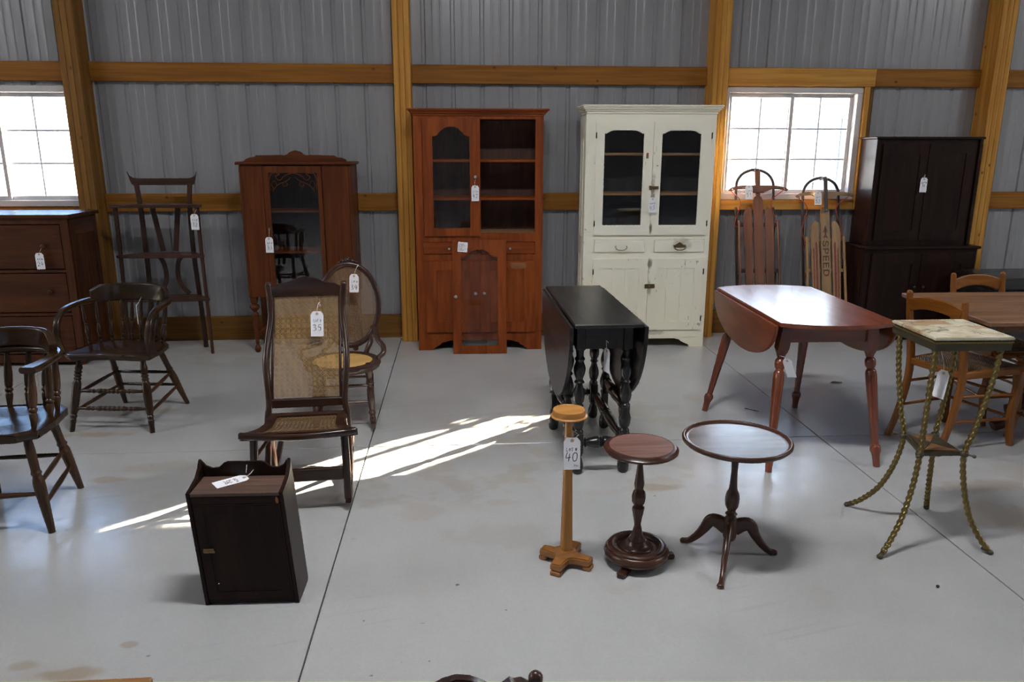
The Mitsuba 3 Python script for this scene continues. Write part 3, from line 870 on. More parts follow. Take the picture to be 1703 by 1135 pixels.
t = Thing('captains_chair', "dark captain's chair with ringed spindles, in front of the dresser", 'chair', (-2.012, 4.545, 0), rz=-6)
sz, W = .458, .258
under, F, B = captains_chair(t, sz, W)
fF, fB = [(-.238, -.215), (.240, -.215)], [(-.205, .315), (.205, .315)]
lerp = lambda a, b, z, za, zb: [a[0] + (b[0] - a[0]) * (z - za) / (zb - za), a[1] + (b[1] - a[1]) * (z - za) / (zb - za), z]
for (tp, ft, kind) in ((F[0], fF[0], 'front_leg'), (F[1], fF[1], 'front_leg'), (B[0], fB[0], 'leg'), (B[1], fB[1], 'leg')):
    t.part('leg', turned([*ft, 0], [*tp, under], .0205, kind, 16), 'w_chair_pale' if kind == 'leg' else 'w_chair', smooth=50)
at = lambda f, tp, z: lerp(f, tp, z, 0, under)
for z in (.135, .235):
    t.part('stretcher', turned(at(fF[0], F[0], z), at(fF[1], F[1], z), .0135, 'stretcher'), 'w_chair', smooth=50)
for z in (.150, .245):
    t.part('stretcher', rod(at(fB[0], B[0], z), at(fB[1], B[1], z), .008, 10, mid=.011), 'w_chair')
for s in (0, 1):
    for z in (.115, .215):
        t.part('stretcher', rod(at(fF[s], F[s], z), at(fB[s], B[s], z + .03), .008, 10, mid=.0115), 'w_chair_pale')
rail = curve([(-.252, -.175, .47), (-.262, -.19, .56), (-.268, -.165, .64), (-.270, -.10, .690), (-.268, -.02, .706), (-.258, .08, .712), (-.225, .165, .715)], 6)
for s in (1, -1):
    q = rail * [s, 1, 1]
    t.part('arm', sweep(q, rrect(.042, .026, .011, 3), up=(0, -.3, 1) if True else 0, scale=np.c_[np.linspace(.8, 1.1, len(q)), np.linspace(.9, 1.15, len(q))]), 'w_chair', smooth=50)
cr = curve([(-.236, .140, .742), (-.19, .185, .746), (-.10, .222, .75), (0, .232, .752), (.10, .222, .75), (.19, .185, .746), (.236, .140, .742)], 6)
cs = np.interp(np.linspace(0, 1, len(cr)), [0, .10, .16, .84, .90, 1], [.55, .85, 1, 1, .85, .55])
t.part('crest', sweep(cr, rrect(.026, .108, .012, 3), up=(0, .10, 1), scale=np.c_[np.ones(len(cr)), cs]), 'w_chair', smooth=50)
for x in (-.205, -.145, -.085, -.028, .028, .085, .145, .205):
    yb = .19 - 1.5 * x * x
    yt = .224 - 1.75 * x * x
    t.part('spindle', turned([x * .92, yb - .022, sz - .012], [x * 1.04, yt, .705], .0105, 'spindle'), 'w_chair', smooth=50)
for s in (-1, 1):
    t.part('spindle', turned([s * .225, .055, sz - .01], [s * .256, .075, .70], .0105, 'spindle'), 'w_chair', smooth=50)

# ---- the captain's chair cut by the left edge
t = Thing('captains_chair', "dark captain's chair with flat arms and plain turned legs, cut by the left edge", 'chair', (-2.02, 3.315, 0), rz=5)
sz, W = .455, .238
so = [(-W * .95, -.19), (-W, -.05), (-W * .95, .12), (-W * .7, .185), (W * .7, .185), (W * .95, .12), (W, -.05), (W * .95, -.19), (W * .65, -.235), (-W * .65, -.235)]
t.part('seat', saddle(so, sz, .042), 'w_chair', smooth=50, grain='x')
under = sz - .04
F, B = [(-.165, -.16), (.165, -.16)], [(-.15, .11), (.15, .11)]
fF, fB = [(-.235, -.225), (.235, -.225)], [(-.185, .235), (.185, .235)]
at = lambda f, tp, z: lerp(f, tp, z, 0, under)
for (tp, ft) in ((F[0], fF[0]), (F[1], fF[1]), (B[0], fB[0]), (B[1], fB[1])):
    t.part('leg', turned([*ft, 0], [*tp, under], .0225, 'leg', 16), 'w_chair_pale', smooth=50)
t.part('stretcher', rod(at(fF[0], F[0], .17), at(fF[1], F[1], .17), .008, 10, mid=.013), 'w_chair_pale')
for z in (.20,):
    t.part('stretcher', rod(at(fB[0], B[0], z), at(fB[1], B[1], z), .008, 10, mid=.011), 'w_chair')
for s in (0, 1):
    for z in (.13, .22):
        t.part('stretcher', rod(at(fF[s], F[s], z - .01), at(fB[s], B[s], z + .01), .008, 10, mid=.0125), 'w_chair_pale')
bow = curve([(.205, -.155, .705), (.218, -.08, .705), (.222, .02, .705), (.205, .13, .705), (.14, .21, .705), (0, .245, .705), (-.14, .21, .705), (-.205, .13, .705), (-.222, .02, .705), (-.218, -.08, .705), (-.205, -.155, .705)], 6)
sc = np.interp(np.linspace(0, 1, len(bow)), [0, .05, .18, .3, .7, .82, .95, 1], [1.15, 1.25, .8, .9, .9, .8, 1.25, 1.15])
t.part('arm_bow', sweep(bow, rrect(.062, .028, .011, 3), scale=np.c_[sc, np.ones(len(bow))]), 'w_chair', smooth=50)
cr = curve([(.205, .115, .735), (.14, .205, .755), (.07, .235, .762), (0, .243, .764), (-.07, .235, .762), (-.14, .205, .755), (-.205, .115, .735)], 6)
cs = np.interp(np.linspace(0, 1, len(cr)), [0, .12, .88, 1], [.35, 1, 1, .35])
t.part('crest', sweep(cr, rrect(.034, .092, .014, 3), up=(0, .16, 1), scale=np.c_[np.ones(len(cr)), cs]), 'w_chair', smooth=50)
for x, y, xt, yt in ((.185, -.13, .207, -.125), (.205, -.01, .222, 0), (.19, .10, .205, .115), (.115, .16, .135, .205), (.04, .17, .045, .235), (-.04, .17, -.045, .235), (-.115, .16, -.135, .205), (-.19, .10, -.205, .115), (-.205, -.01, -.222, 0), (-.185, -.13, -.207, -.125)):
    t.part('spindle', turned([x, y, sz - .012], [xt, yt, .694], .0165, 'post', 14), 'w_chair_pale' if y < .12 else 'w_chair', smooth=50)

# ---- the armless rocker with cane back and seat, lot 35
t = Thing('rocking_chair', 'armless dark rocking chair with a tall cane back, behind the small wall cupboard', 'rocking chair', (-.738, 3.4, 0), rz=4.5)
back_y = lambda z: .20 + (z - .34) * .42 + .028 * math.sin((z - .34) / .62 * 2 * PI) * -1
posts = []
for s in (-1, 1):
    pts = [(s * (.180 + dx), back_y(z), z) for z, dx in ((.10, .014), (.22, .012), (.33, .010), (.40, .000), (.48, .004), (.58, .013), (.68, .008), (.78, -.004), (.86, -.004), (.935, .004))]
    q = curve(pts, 5)
    t.part('back_post', sweep(q, rrect(.030, .042, .012, 3), up=(0, 1, 0), scale=np.c_[np.ones(len(q)), np.interp(np.linspace(0, 1, len(q)), [0, .3, .95, 1], [.8, 1, .8, .55])]), 'w_rocker', smooth=50)
    t.part('scroll', mv(lathe(soft([(0, .008), (.004, .017), (.016, .019), (.028, .017), (.032, .008)]), 14), s * .184 - .016, back_y(.935) + .012, .935, ry=90), 'w_rocker', smooth=50)
S = lambda u, v: np.array([-.156 + .312 * u / .324, back_y(.425 + .47 * v / .53), .425 + .47 * v / .53])
t.part('cane_back', cane(S, .324, .53, .0270, r=.00105, seg=18), 'w_cane', kind='stuff', label='honey brown woven cane', smooth=False)
rim = []
for z, hh in ((.892, .018), (.385, .016)):
    pass
crest = [(-.174, .885), (.174, .885), (.174, .925), (.14, .945), (.09, .952), (.06, .968), (.03, .974), (0, .982), (-.03, .974), (-.06, .968), (-.09, .952), (-.14, .945), (-.174, .925)]
cm = ext(Polygon(crest).simplify(0), .024, .003)
cm = cm.subdivide_to_size(.03)
v = np.array(cm.vertices)
v = np.c_[v[:, 0], [back_y(z) for z in v[:, 1]] + v[:, 2] - .012 - .0, v[:, 1]]
cm = trimesh.Trimesh(v, cm.faces[:, ::-1], process=False)
t.part('crest', cm, 'w_rocker', grain='x', smooth=50)
t.part('back_rail', mv(cham(.35, .022, .045, .006), 0, back_y(.400), .400), 'w_rocker', grain='x')
for s in (-1, 1):
    q = np.array([(s * .162, back_y(z) - .003, z) for z in np.linspace(.42, .89, 14)])
    t.part('cane_border', sweep(q, rrect(.012, .016, .003), up=(0, 1, 0)), 'w_rocker')
# seat: wide front with scooped sides, cane in a frame, rising to the front
sz = lambda y: .392 - .10 * (y + .18) - .02 * math.sin((y + .18) / .42 * PI)
so = [(-.252, -.155), (-.238, -.178), (-.12, -.186), (0, -.194), (.12, -.186), (.238, -.178), (.252, -.155), (.225, -.10), (.195, -.02), (.180, .06), (.178, .21), (-.178, .21), (-.180, .06), (-.195, -.02), (-.225, -.10)]
oi = [(-.185, -.130), (.185, -.130), (.165, -.06), (.145, .03), (.142, .175), (-.142, .175), (-.145, .03), (-.165, -.06)]
m = trimesh.creation.extrude_polygon(Polygon(so).buffer(.006).difference(Polygon(oi)), .03, engine='earcut').subdivide_to_size(.04)
v = np.array(m.vertices)
v[:, 2] = v[:, 2] + np.array([sz(y) for y in v[:, 1]]) - .03
t.part('seat_frame', trimesh.Trimesh(v, m.faces, process=False), 'w_rocker', smooth=40, grain='x')
hw = lambda y: np.interp(y, [-.13, -.06, .03, .175], [.185, .165, .145, .142])
S = lambda u, v: np.array([(u / .33 - .5) * 2 * (hw(-.13 + v) + .004), -.13 + v, sz(-.13 + v) - .012])
t.part('cane_seat', cane(S, .33, .305, .0205, r=.0014, seg=8), 'w_cane_dark', kind='stuff', label='brown woven cane', smooth=False)
t.part('front_roll', tube(curve([(-.25, -.168, .380), (-.12, -.187, .377), (0, -.196, .376), (.12, -.187, .377), (.25, -.168, .380)], 6), .017, 12), 'w_rocker', smooth=60)
for s in (-1, 1):
    t.part('leg', sweep(curve([(s * .196, -.135, .368), (s * .200, -.150, .25), (s * .200, -.160, .12), (s * .203, -.165, .055)], 5), rrect(.034, .036, .010, 3), up=(0, -1, 0)), 'w_rocker', smooth=50)
    t.part('leg', sweep(curve([(s * .178, .13, .345), (s * .180, .19, .20), (s * .186, .27, .035)], 5), rrect(.028, .034, .010, 3), up=(0, -1, 0)), 'w_rocker', smooth=50)
    run = [(s * .203, -.185, .055), (s * .202, -.10, .028), (s * .197, .04, .015), (s * .190, .20, .022), (s * .186, .36, .05), (s * .183, .50, .105)]
    t.part('runner', sweep(curve(run, 6), rrect(.026, .030, .006, 2)), 'w_rocker', smooth=50)
    t.part('stretcher', rod([s * .198, -.145, .265], [s * .18, .185, .245], .009, 10), 'w_rocker')
t.part('front_stretcher', bx(-.185, .185, -.172, -.150, .150, .208, .003), 'w_rocker', grain='x')
t.part('stretcher', rod([-.18, .18, .235], [.18, .18, .235], .009, 10), 'w_rocker')

# ---- the oval-back rocker behind it, lot 34
t = Thing('rocking_chair', 'reddish rocking chair with an oval cane back and a golden cane seat', 'rocking chair', (-.745, 4.45, 0), rz=6)
by = lambda z: .16 + (z - .44) * .22
oz, ox = .672, .085
th = np.arange(40) * 2 * PI / 40
ring = np.array([(ox + .178 * math.cos(a), by(oz + .245 * math.sin(a)), oz + .245 * math.sin(a)) for a in th])
t.part('back_frame', sweep(ring, rrect(.030, .034, .012, 3), up=(0, 1, 0), closed=True), 'w_rocker_red', smooth=60)
dx = lambda v: .165 * math.sqrt(max(1 - ((v - .232) / .232) ** 2, .0004))
S = lambda u, v: np.array([ox + (u - .165) / .165 * dx(v), by(oz - .232 + v), oz - .232 + v])
full = cane(lambda u, v: np.array([u, 0.0, v]), .33, .464, .0135, r=.0008, seg=26, weave=False)
v = np.array(full.vertices)
keep = ((v[:, 0] - .165) / .168) ** 2 + ((v[:, 2] - .232) / .235) ** 2 < 1
fk = full.faces[keep[full.faces].all(1)]
v = np.c_[ox + v[:, 0] - .165, v[:, 1] + np.array([by(oz - .232 + z) for z in v[:, 2]]), oz - .232 + v[:, 2]]
m = trimesh.Trimesh(v, fk, process=False)
m.remove_unreferenced_vertices()
t.part('cane_back', m, 'w_cane_dark', kind='stuff', label='brown woven cane', smooth=False)
t.part('crest_carving', cat(*[mv(trimesh.creation.icosphere(2, r), ox + x, by(oz + .262) + .0, oz + .262 + z) for x, z, r in ((0, .006, .020), (-.028, 0, .015), (.028, 0, .015), (-.05, -.008, .010), (.05, -.008, .010))]), 'w_rocker_red', smooth=True)
ox2 = ox
ox = .040
so = Polygon([(ox + .215 * math.cos(a) , -.05 + .215 * math.sin(a)) for a in th])
si = Polygon([(ox + .175 * math.cos(a), -.045 + .172 * math.sin(a)) for a in th])
sm = trimesh.creation.extrude_polygon(so.difference(si), .036, engine='earcut')
t.part('seat_frame', mv(sm, 0, 0, .355), 'w_rocker_red')
t.part('seat_bead', mv(sweep(np.array([(ox + .213 * math.cos(a), -.05 + .213 * math.sin(a), 0) for a in th]), circ(.011, 8), closed=True), 0, 0, .375), 'w_rocker_red', smooth=True)
full = mv(trimesh.creation.extrude_polygon(si.buffer(.004), .004, engine='earcut'), 0, 0, .382)
t.part('cane_seat', full, 'w_cane_gold', label='golden cane seat')
for s in (-1, 1):
    t.part('back_post', sweep(curve([(ox2 + s * .115, by(oz - .20) - .004, oz - .185), (ox2 + s * .120, by(.44) - .01, .45), (ox + s * .135, .12, .38), (ox + s * .14, .16, .25), (ox + s * .15, .21, .05)], 6), rrect(.03, .032, .010, 3), up=(0, 1, 0)), 'w_rocker_red', smooth=60)
    t.part('arm', sweep(curve([(ox2 + s * .135, by(.53), .535), (ox2 + s * .150, by(.53) - .03, .525), (ox2 + s * .165, .07, .480), (ox + s * .238, .03, .450), (ox + s * .240, -.01, .420), (ox + s * .205, -.03, .388)], 6), rrect(.026, .03, .010, 3), up=(s, 0, .5)), 'w_rocker_red', smooth=60)
    L = .37
    pr = [(0, .014), (.03, .019), (.055, .016), (.075, .021), (.09, .015), (.15, .021), (.22, .019), (.235, .013), (.25, .022), (.275, .016), (.30, .020), (.33, .025), (.352, .017), (.37, .014)]
    t.part('leg', between(lathe(soft(pr, 3), 16), [ox + s * .165, -.185, .028], [ox + s * .150, -.15, .36]), 'w_rocker_red', smooth=50)
    run = [(ox + s * .166, -.235, .035), (ox + s * .166, -.10, .014), (ox + s * .163, .05, .012), (ox + s * .160, .22, .03), (ox + s * .158, .40, .075), (ox + s * .156, .53, .125)]
    t.part('runner', sweep(curve(run, 6), rrect(.024, .032, .006, 2)), 'w_rocker_red', smooth=50)
    t.part('stretcher', rod([ox + s * .16, -.17, .16], [ox + s * .146, .185, .16], .008, 10), 'w_rocker_red')
for z in (.265, .165):
    t.part('stretcher', rod([ox - .155, -.165, z], [ox + .155, -.165, z], .007, 10, mid=.010), 'w_rocker_red')
t.part('stretcher', rod([ox - .145, .17, .22], [ox + .145, .17, .22], .008, 10), 'w_rocker_red')

# ------------------------------------------------------------------ tables and stands
wood('w_cherry', (.105, .020, .005), (.17, .036, .009), rough=.24, spec=.5, streak=40, coat=1.0)
wood('w_walnut', (.030, .010, .0065), (.064, .024, .012), rough=.28, spec=.4)
wood('w_walnut_top', (.115, .050, .036), (.20, .095, .072), rough=.45)
wood('w_maple', (.32, .135, .028), (.45, .21, .055), rough=.4, spec=.3)
wood('w_maple_dark', (.20, .075, .016), (.29, .12, .03), rough=.4)
wood('w_table', (.125, .058, .024), (.20, .10, .048), rough=.4, spec=.35)
wood('w_oak', (.15, .065, .02), (.26, .125, .045), rough=.35, spec=.3)
wood('w_tripod_top', (.035, .018, .012), (.075, .040, .028), rough=.25, spec=.5, coat=1.0)


def onyx(p, n, uv):
    w = fbm(p.x * 9, p.y * 9, 3.0)
    v1 = dr.abs(fbm(p.x * 7 + w * 1.5, p.y * 11 + w, 5.0) - .5)
    v2 = dr.abs(noise((p.x + p.y * .55) * 16 + w * 3.5, (p.y - p.x * .3) * 5, 2.0) - .5)
    c = mix((.42, .37, .24), (.62, .58, .45), fbm(p.x * 20, p.y * 20, 1.0))
    c = mix(c, (.33, .19, .09), smoothstep(.56, .68, w) * .8)
    c = mix(c, (.22, .14, .09), smoothstep(.032, .005, v1) * .7)
    return mix(c, (.16, .15, .13), smoothstep(.035, .006, v2) * .7)


scene['m_onyx'] = {'type': 'principled', 'base_color': proc(onyx), 'roughness': .25, 'specular': .5}
plain('m_brass', (.20, .145, .05), .30, metallic=.85)
plain('m_brass_dark', (.075, .062, .036), .45, metallic=.6)

# ---- gateleg table, leaves down
t = Thing('gateleg_table', 'black gateleg table with both oval leaves hanging down and turned legs', 'table', (.692, 3.995, 0), rz=1.0)
L, hw = 1.06, .168
t.part('top', bx(-hw, hw, -L / 2, L / 2, .782, .803, .005), 'w_black', grain='y')
th = np.linspace(0, PI, 30)
for s in (-1, 1):
    leaf = Polygon([(L / 2 * math.cos(a) * 1.0, -.475 * math.sin(a)) for a in th])
    m = yz(ext(leaf, .018, .003))
    t.part('leaf', mv(m, s * (hw + .012) - .009, 0, .788), 'w_black', grain='y')
for yy in (-.41, .41):
    t.part('apron', bx(-.125, .125, yy - .010, yy + .010, .655, .781, .003), 'w_black', grain='x')
for s in (-1, 1):
    t.part('apron', bx(s * .135 - .009, s * .135 + .009, -.39, .39, .66, .781, .003), 'w_black', grain='y')
bob = [(.215, .020), (.225, .026), (.24, .018), (.25, .024), (.29, .031), (.33, .021), (.35, .016), (.362, .025), (.374, .016), (.385, .024), (.42, .030), (.455, .022), (.475, .016), (.485, .026), (.50, .017), (.53, .027), (.56, .030), (.59, .020), (.605, .026), (.62, .018), (.655, .022)]
foot = [(0, .018), (.01, .026), (.04, .030), (.07, .024), (.09, .016), (.10, .024), (.115, .02)]


def gate_leg(x, y, top=.78):
    return cat(mv(lathe(soft(bob, 3), 16), x, y), mv(lathe(soft(foot, 3), 16), x, y), bx(x - .024, x + .024, y - .024, y + .024, .11, .22, .004), bx(x - .024, x + .024, y - .024, y + .024, .652, top, .004))


for x in (-.118, .118):
    for y in (-.41, .41):
        t.part('leg', gate_leg(x, y), 'w_black', grain='z', smooth=40)
turn = [(0, .016), (.05, .017), (.08, .026), (.10, .016), (.2, .024), (.42, .030), (.46, .018), (.5, .028), (.54, .018), (.58, .030), (.8, .024), (.9, .016), (.92, .026), (.95, .017), (1, .016)]


def turned_bar(a, b, n=14):
    Lb = float(np.linalg.norm(np.array(b) - np.array(a)))
    return between(lathe(soft([(z * Lb, r) for z, r in turn], 3), n), a, b)


for y in (-.41, .41):
    t.part('stretcher', turned_bar([-.096, y, .165], [.096, y, .165]), 'w_black', smooth=40)
for x in (-.118, .118):
    t.part('stretcher', turned_bar([x, -.386, .165], [x, .386, .165]), 'w_black', smooth=40)
for s in (-1, 1):
    g = numbered(t.key + '__gate')
    for zz in (.30, .62):
        t.part('gate_bar', turned_bar([s * .150, -.235, zz], [s * .150, .205, zz]), 'w_black', parent=g, smooth=40)
    t.part('gate_post', cat(mv(lathe(soft(bob, 3), 16), s * .150, -.26), bx(s * .150 - .018, s * .150 + .018, -.278, -.242, .19, .217, .003), bx(s * .150 - .018, s * .150 + .018, -.278, -.242, .653, .66, .003)), 'w_black', parent=g, smooth=40)
    t.part('gate_foot', cat(mv(lathe(soft(bob, 3), 16), s * .150, .23), mv(lathe(soft(foot, 3), 16), s * .150, .23), bx(s * .150 - .018, s * .150 + .018, .212, .248, .11, .22, .003), bx(s * .150 - .018, s * .150 + .018, .212, .248, .652, .71, .003)), 'w_black', parent=g, smooth=40)

# ---- cherry drop-leaf table
t = Thing('drop_leaf_table', 'glossy red cherry drop-leaf table with turned legs, leaves down', 'table', (1.912, 4.14, 0), rz=-1.2)
hw = .303
ys_ = np.linspace(-1, 1, 21)
top = Polygon([(hw * a, -.515 - .085 * (1 - a * a)) for a in ys_] + [(hw * a, .515 + .085 * (1 - a * a)) for a in ys_[::-1]])
t.part('top', mv(ext(top, .022, .004), 0, 0, .737), 'w_cherry', grain='y')
for s in (-1, 1):
    leaf = Polygon([(.505 * math.cos(a), -.235 * math.sin(a) ** .9 if math.sin(a) > 0 else 0) for a in np.linspace(0, PI, 32)])
    t.part('leaf', mv(yz(ext(leaf, .018, .004)), s * (hw + .010) - .009, 0, .742), 'w_cherry', grain='y')
for y in (-.40, .385):
    t.part('apron', bx(-.22, .22, y - .010, y + .010, .63, .7365, .003), 'w_cherry', grain='x')
for x in (-.235, .235):
    t.part('apron', bx(x - .010, x + .010, -.37, .355, .63, .7365, .003), 'w_cherry', grain='y')
lp = [(0, .0165), (.03, .018), (.06, .021), (.075, .026), (.085, .0275), (.10, .0255), (.108, .019), (.115, .017), (.16, .0185), (.30, .024), (.42, .0285), (.47, .028), (.485, .022), (.492, .018), (.50, .024), (.52, .0285), (.54, .024), (.548, .017), (.555, .021), (.575, .025)]
for (tx, ty), (fx, fy) in (((-.236, -.40), (-.338, -.615)), ((.236, -.40), (.252, -.572)), ((-.236, .385), (-.388, .335)), ((.236, .385), (.205, .365))):
    a, b = np.array([fx, fy, 0.0]), np.array([tx, ty, .5750])
    ax = (b - a) / np.linalg.norm(b - a)
    leg = between(lathe(soft(lp, 3), 20), a, b, .575)
    zt = .7355
    blk = trimesh.convex.convex_hull(np.array([[tx + sx * .029 + ax[0] * (z - .60), ty + sy * .029 + ax[1] * .25 * (z - .60), z] for z in (.60, zt) for sx in (-1, 1) for sy in (-1, 1)] + [[tx + sx * .020, ty + sy * .020, .570] for sx in (-1, 1) for sy in (-1, 1)]))
    t.part('leg', cat(leg, blk), 'w_cherry', grain='z', smooth=40)

# ---- lot 40: small plant stand
t = Thing('plant_stand', 'slim honey coloured plant stand with a small round top, tagged lot 40', 'stand', (.404, 2.715, 0), rz=14)
cp = []
for k in range(4):
    a = PI / 4 + k * PI / 2
    for d, r in ((-.20, .108), (.20, .108)):
        cp.append((r * math.cos(a + d), r * math.sin(a + d)))
    b = a + PI / 4
    for d, r in ((-.36, .062), (-.15, .048), (.15, .048), (.36, .062)):
        cp.append((r * math.cos(b + d), r * math.sin(b + d)))
t.part('base', mv(ext(Polygon(cp), .030, .005), 0, 0, .018), 'w_maple_dark', grain='x')
for k in range(4):
    a = PI / 4 + k * PI / 2
    t.part('foot', mv(cham(.034, .044, .018, .005), .094 * math.cos(a), .094 * math.sin(a), .009, rz=math.degrees(a)), 'w_maple_dark')
t.part('plinth', mv(trimesh.convex.convex_hull(np.array([[sx * r, sy * r, z] for r, z in ((.044, .0485), (.030, .064)) for sx in (-1, 1) for sy in (-1, 1)])), 0, 0, 0), 'w_maple_dark', smooth=False)
t.part('post', trimesh.convex.convex_hull(np.array([[sx * a, sy * b, z] for r, z in ((.020, .0645), (.0115, .615)) for a, b in ((r, r - .004), (r - .004, r)) for sx in (-1, 1) for sy in (-1, 1)])), 'w_maple', grain='z', smooth=False)
t.part('top', mv(lathe([(0, .045), (.003, .0665), (.008, .070), (.010, .067), (.012, .0635), (.030, .062), (.033, .060), (.0335, .054), (.032, .052)], 40), 0, 0, .6155), 'w_maple', smooth=30, grain='x')

# ---- round pedestal stand
t = Thing('pedestal_table', 'small round dark walnut pedestal table on a dished round base', 'table', (.687, 2.715, 0))
t.part('top', mv(lathe([(0, .120), (.004, .136), (.010, .144), (.016, .1445), (.020, .139), (.026, .134), (.0275, .124), (.0275, .05)], 48), 0, 0, .4675), 'w_walnut', grain='x')
t.part('top_face', mv(lathe([(0, .1225), (.0012, .1215)], 48), 0, 0, .4951), 'w_walnut_top', grain='x', label='paler worn top face')
t.part('column', lathe([(.085, .040), (.10, .036), (.115, .024), (.13, .020), (.148, .017), (.155, .014), (.165, .013), (.225, .0245), (.235, .0245), (.243, .015), (.252, .022), (.262, .027), (.285, .0285), (.30, .025), (.312, .0155), (.318, .018), (.335, .0205), (.345, .0195), (.42, .0105), (.428, .0155), (.436, .0105), (.445, .016), (.467, .024)], 8), 'w_walnut', smooth=False, grain='z')
t.part('base', lathe(soft([(.022, .095), (.026, .118), (.040, .128), (.056, .127), (.066, .118), (.064, .106), (.052, .092), (.044, .078), (.044, .066), (.052, .056), (.070, .050), (.082, .045), (.086, .038)], 3) if False else [(.022, .095), (.026, .118), (.034, .126), (.046, .129), (.058, .126), (.066, .118), (.0675, .112), (.0675, .11)], 48), 'w_walnut', smooth=60)
rng_ = np.array([(.0, .060), (.045, .060), (.058, .046), (.075, .041), (.090, .047), (.103, .060), (.112, .0675)])
prof = np.array([(.1120, .0670), (.105, .062), (.093, .0690), (.085, .0700)])
dish = trimesh.creation.revolve(np.array([(.0001, .0690), (.044, .0690), (.050, .071), (.060, .0695), (.085, .0688), (.104, .0700), (.116, .0705), (.116, .0676), (.0001, .0676)]), sections=48)
t.part('base_ring', mv(sweep(np.array([(.098 * math.cos(a), .098 * math.sin(a), .069) for a in np.arange(48) * 2 * PI / 48]), circ(.019, 12, .010), closed=True), 0, 0, 0), 'w_walnut', smooth=True)
t.part('base_boss', lathe(soft([(.066, .066), (.072, .062), (.080, .050), (.090, .042), (.098, .036)], 3), 40), 'w_walnut', smooth=60)
for k, (fx, fy) in enumerate(((.606, 2.601), (.849, 2.729), (.62, 2.84))):
    a = math.degrees(math.atan2(fy - 2.715, fx - .687))
    t.part('foot', mv(bx(.08, .158, -.017, .017, 0, .0235, .006), 0, 0, 0, rz=a), 'w_walnut', grain='x')

# ---- tripod tray-top table
t = Thing('tripod_table', 'dark tripod table with a lipped oval looking round tray top', 'table', (1.078, 2.752, 0))
labels[t.key]['label'] = 'dark tripod table with a raised rim round its glossy top'
t.part('top', mv(lathe([(0, .06), (.001, .18), (.006, .203), (.014, .211), (.022, .212), (.0265, .209), (.028, .205), (.0265, .200), (.021, .196), (.0205, .190), (.0195, .186), (.0185, .05)], 64), 0, 0, .474), 'w_walnut', smooth=50, grain='x')
t.part('top_face', mv(lathe([(0, .1845), (.0008, .184)], 64), 0, 0, .4927), 'w_tripod_top', grain='x')
t.part('column', lathe(soft([(.060, .020), (.075, .026), (.10, .0275), (.150, .026), (.163, .020), (.170, .018), (.176, .024), (.183, .018), (.19, .016), (.20, .020), (.215, .0265), (.245, .0285), (.268, .024), (.280, .018), (.30, .0155), (.36, .0125), (.405, .0150), (.412, .0185), (.419, .0135), (.43, .018), (.44, .0225), (.45, .018), (.46, .030), (.474, .045)], 2), 24), 'w_walnut', smooth=50)
for fx, fy in ((.915, 2.850), (.960, 2.500), (1.262, 2.725)):
    dx, dy = fx - 1.078, fy - 2.752
    r = math.hypot(dx, dy)
    ux, uy = dx / r, dy / r
    pts = [(.014, .112), (.05, .130), (.080, .126), (r * .55, .085), (r * .70, .045), (r * .85, .018), (r * .97, .0115), (r * 1.04, .0105)]
    q = curve([(ux * a, uy * a, z) for a, z in pts], 5)
    wsc = np.interp(np.linspace(0, 1, len(q)), [0, .3, .65, .85, .95, 1], [1, .95, .62, .62, .95, .55])
    hsc = np.interp(np.linspace(0, 1, len(q)), [0, .2, .5, .75, .9, 1], [1.6, 1.35, .8, .55, .48, .3])
    t.part('leg', sweep(q, rrect(.030, .042, .012, 3), scale=np.c_[wsc, hsc]), 'w_walnut', smooth=60)


# ---- brass stand with an onyx top
def twist(path, r, pitch=.026, lobes=2, depth=.17, m=16):
    p = np.asarray(path, float)
    s = np.r_[0, np.cumsum(np.linalg.norm(np.diff(p, axis=0), axis=1))]
    n = int(s[-1] / .0042)
    q = np.c_[[np.interp(np.linspace(0, s[-1], n), s, p[:, k]) for k in range(3)]].T
    t_ = np.gradient(q, axis=0)
    t_ /= np.linalg.norm(t_, axis=1, keepdims=True)
    a = np.cross(t_, [0.3, 1, .1])
    a /= np.linalg.norm(a, axis=1, keepdims=True)
    b = np.cross(t_, a)
    ph = np.arange(m) * 2 * PI / m
    rot = np.linspace(0, s[-1], n) / pitch * 2 * PI / lobes
    rad = r * (1 - depth + depth * np.cos(lobes * ph))
    ang = ph[None] + rot[:, None]
    v = (q[:, None] + rad[None, :, None] * (np.cos(ang)[..., None] * a[:, None] + np.sin(ang)[..., None] * b[:, None])).reshape(-1, 3)
    i, j = np.meshgrid(np.arange(n - 1), np.arange(m), indexing='ij')
    f = np.stack([i * m + j, i * m + (j + 1) % m, (i + 1) * m + (j + 1) % m, (i + 1) * m + j], -1).reshape(-1, 4)
    msh = trimesh.Trimesh(v, np.vstack([f[:, [0, 1, 2]], f[:, [0, 2, 3]]]), process=False)
    if msh.volume < 0: msh.invert()
    return msh


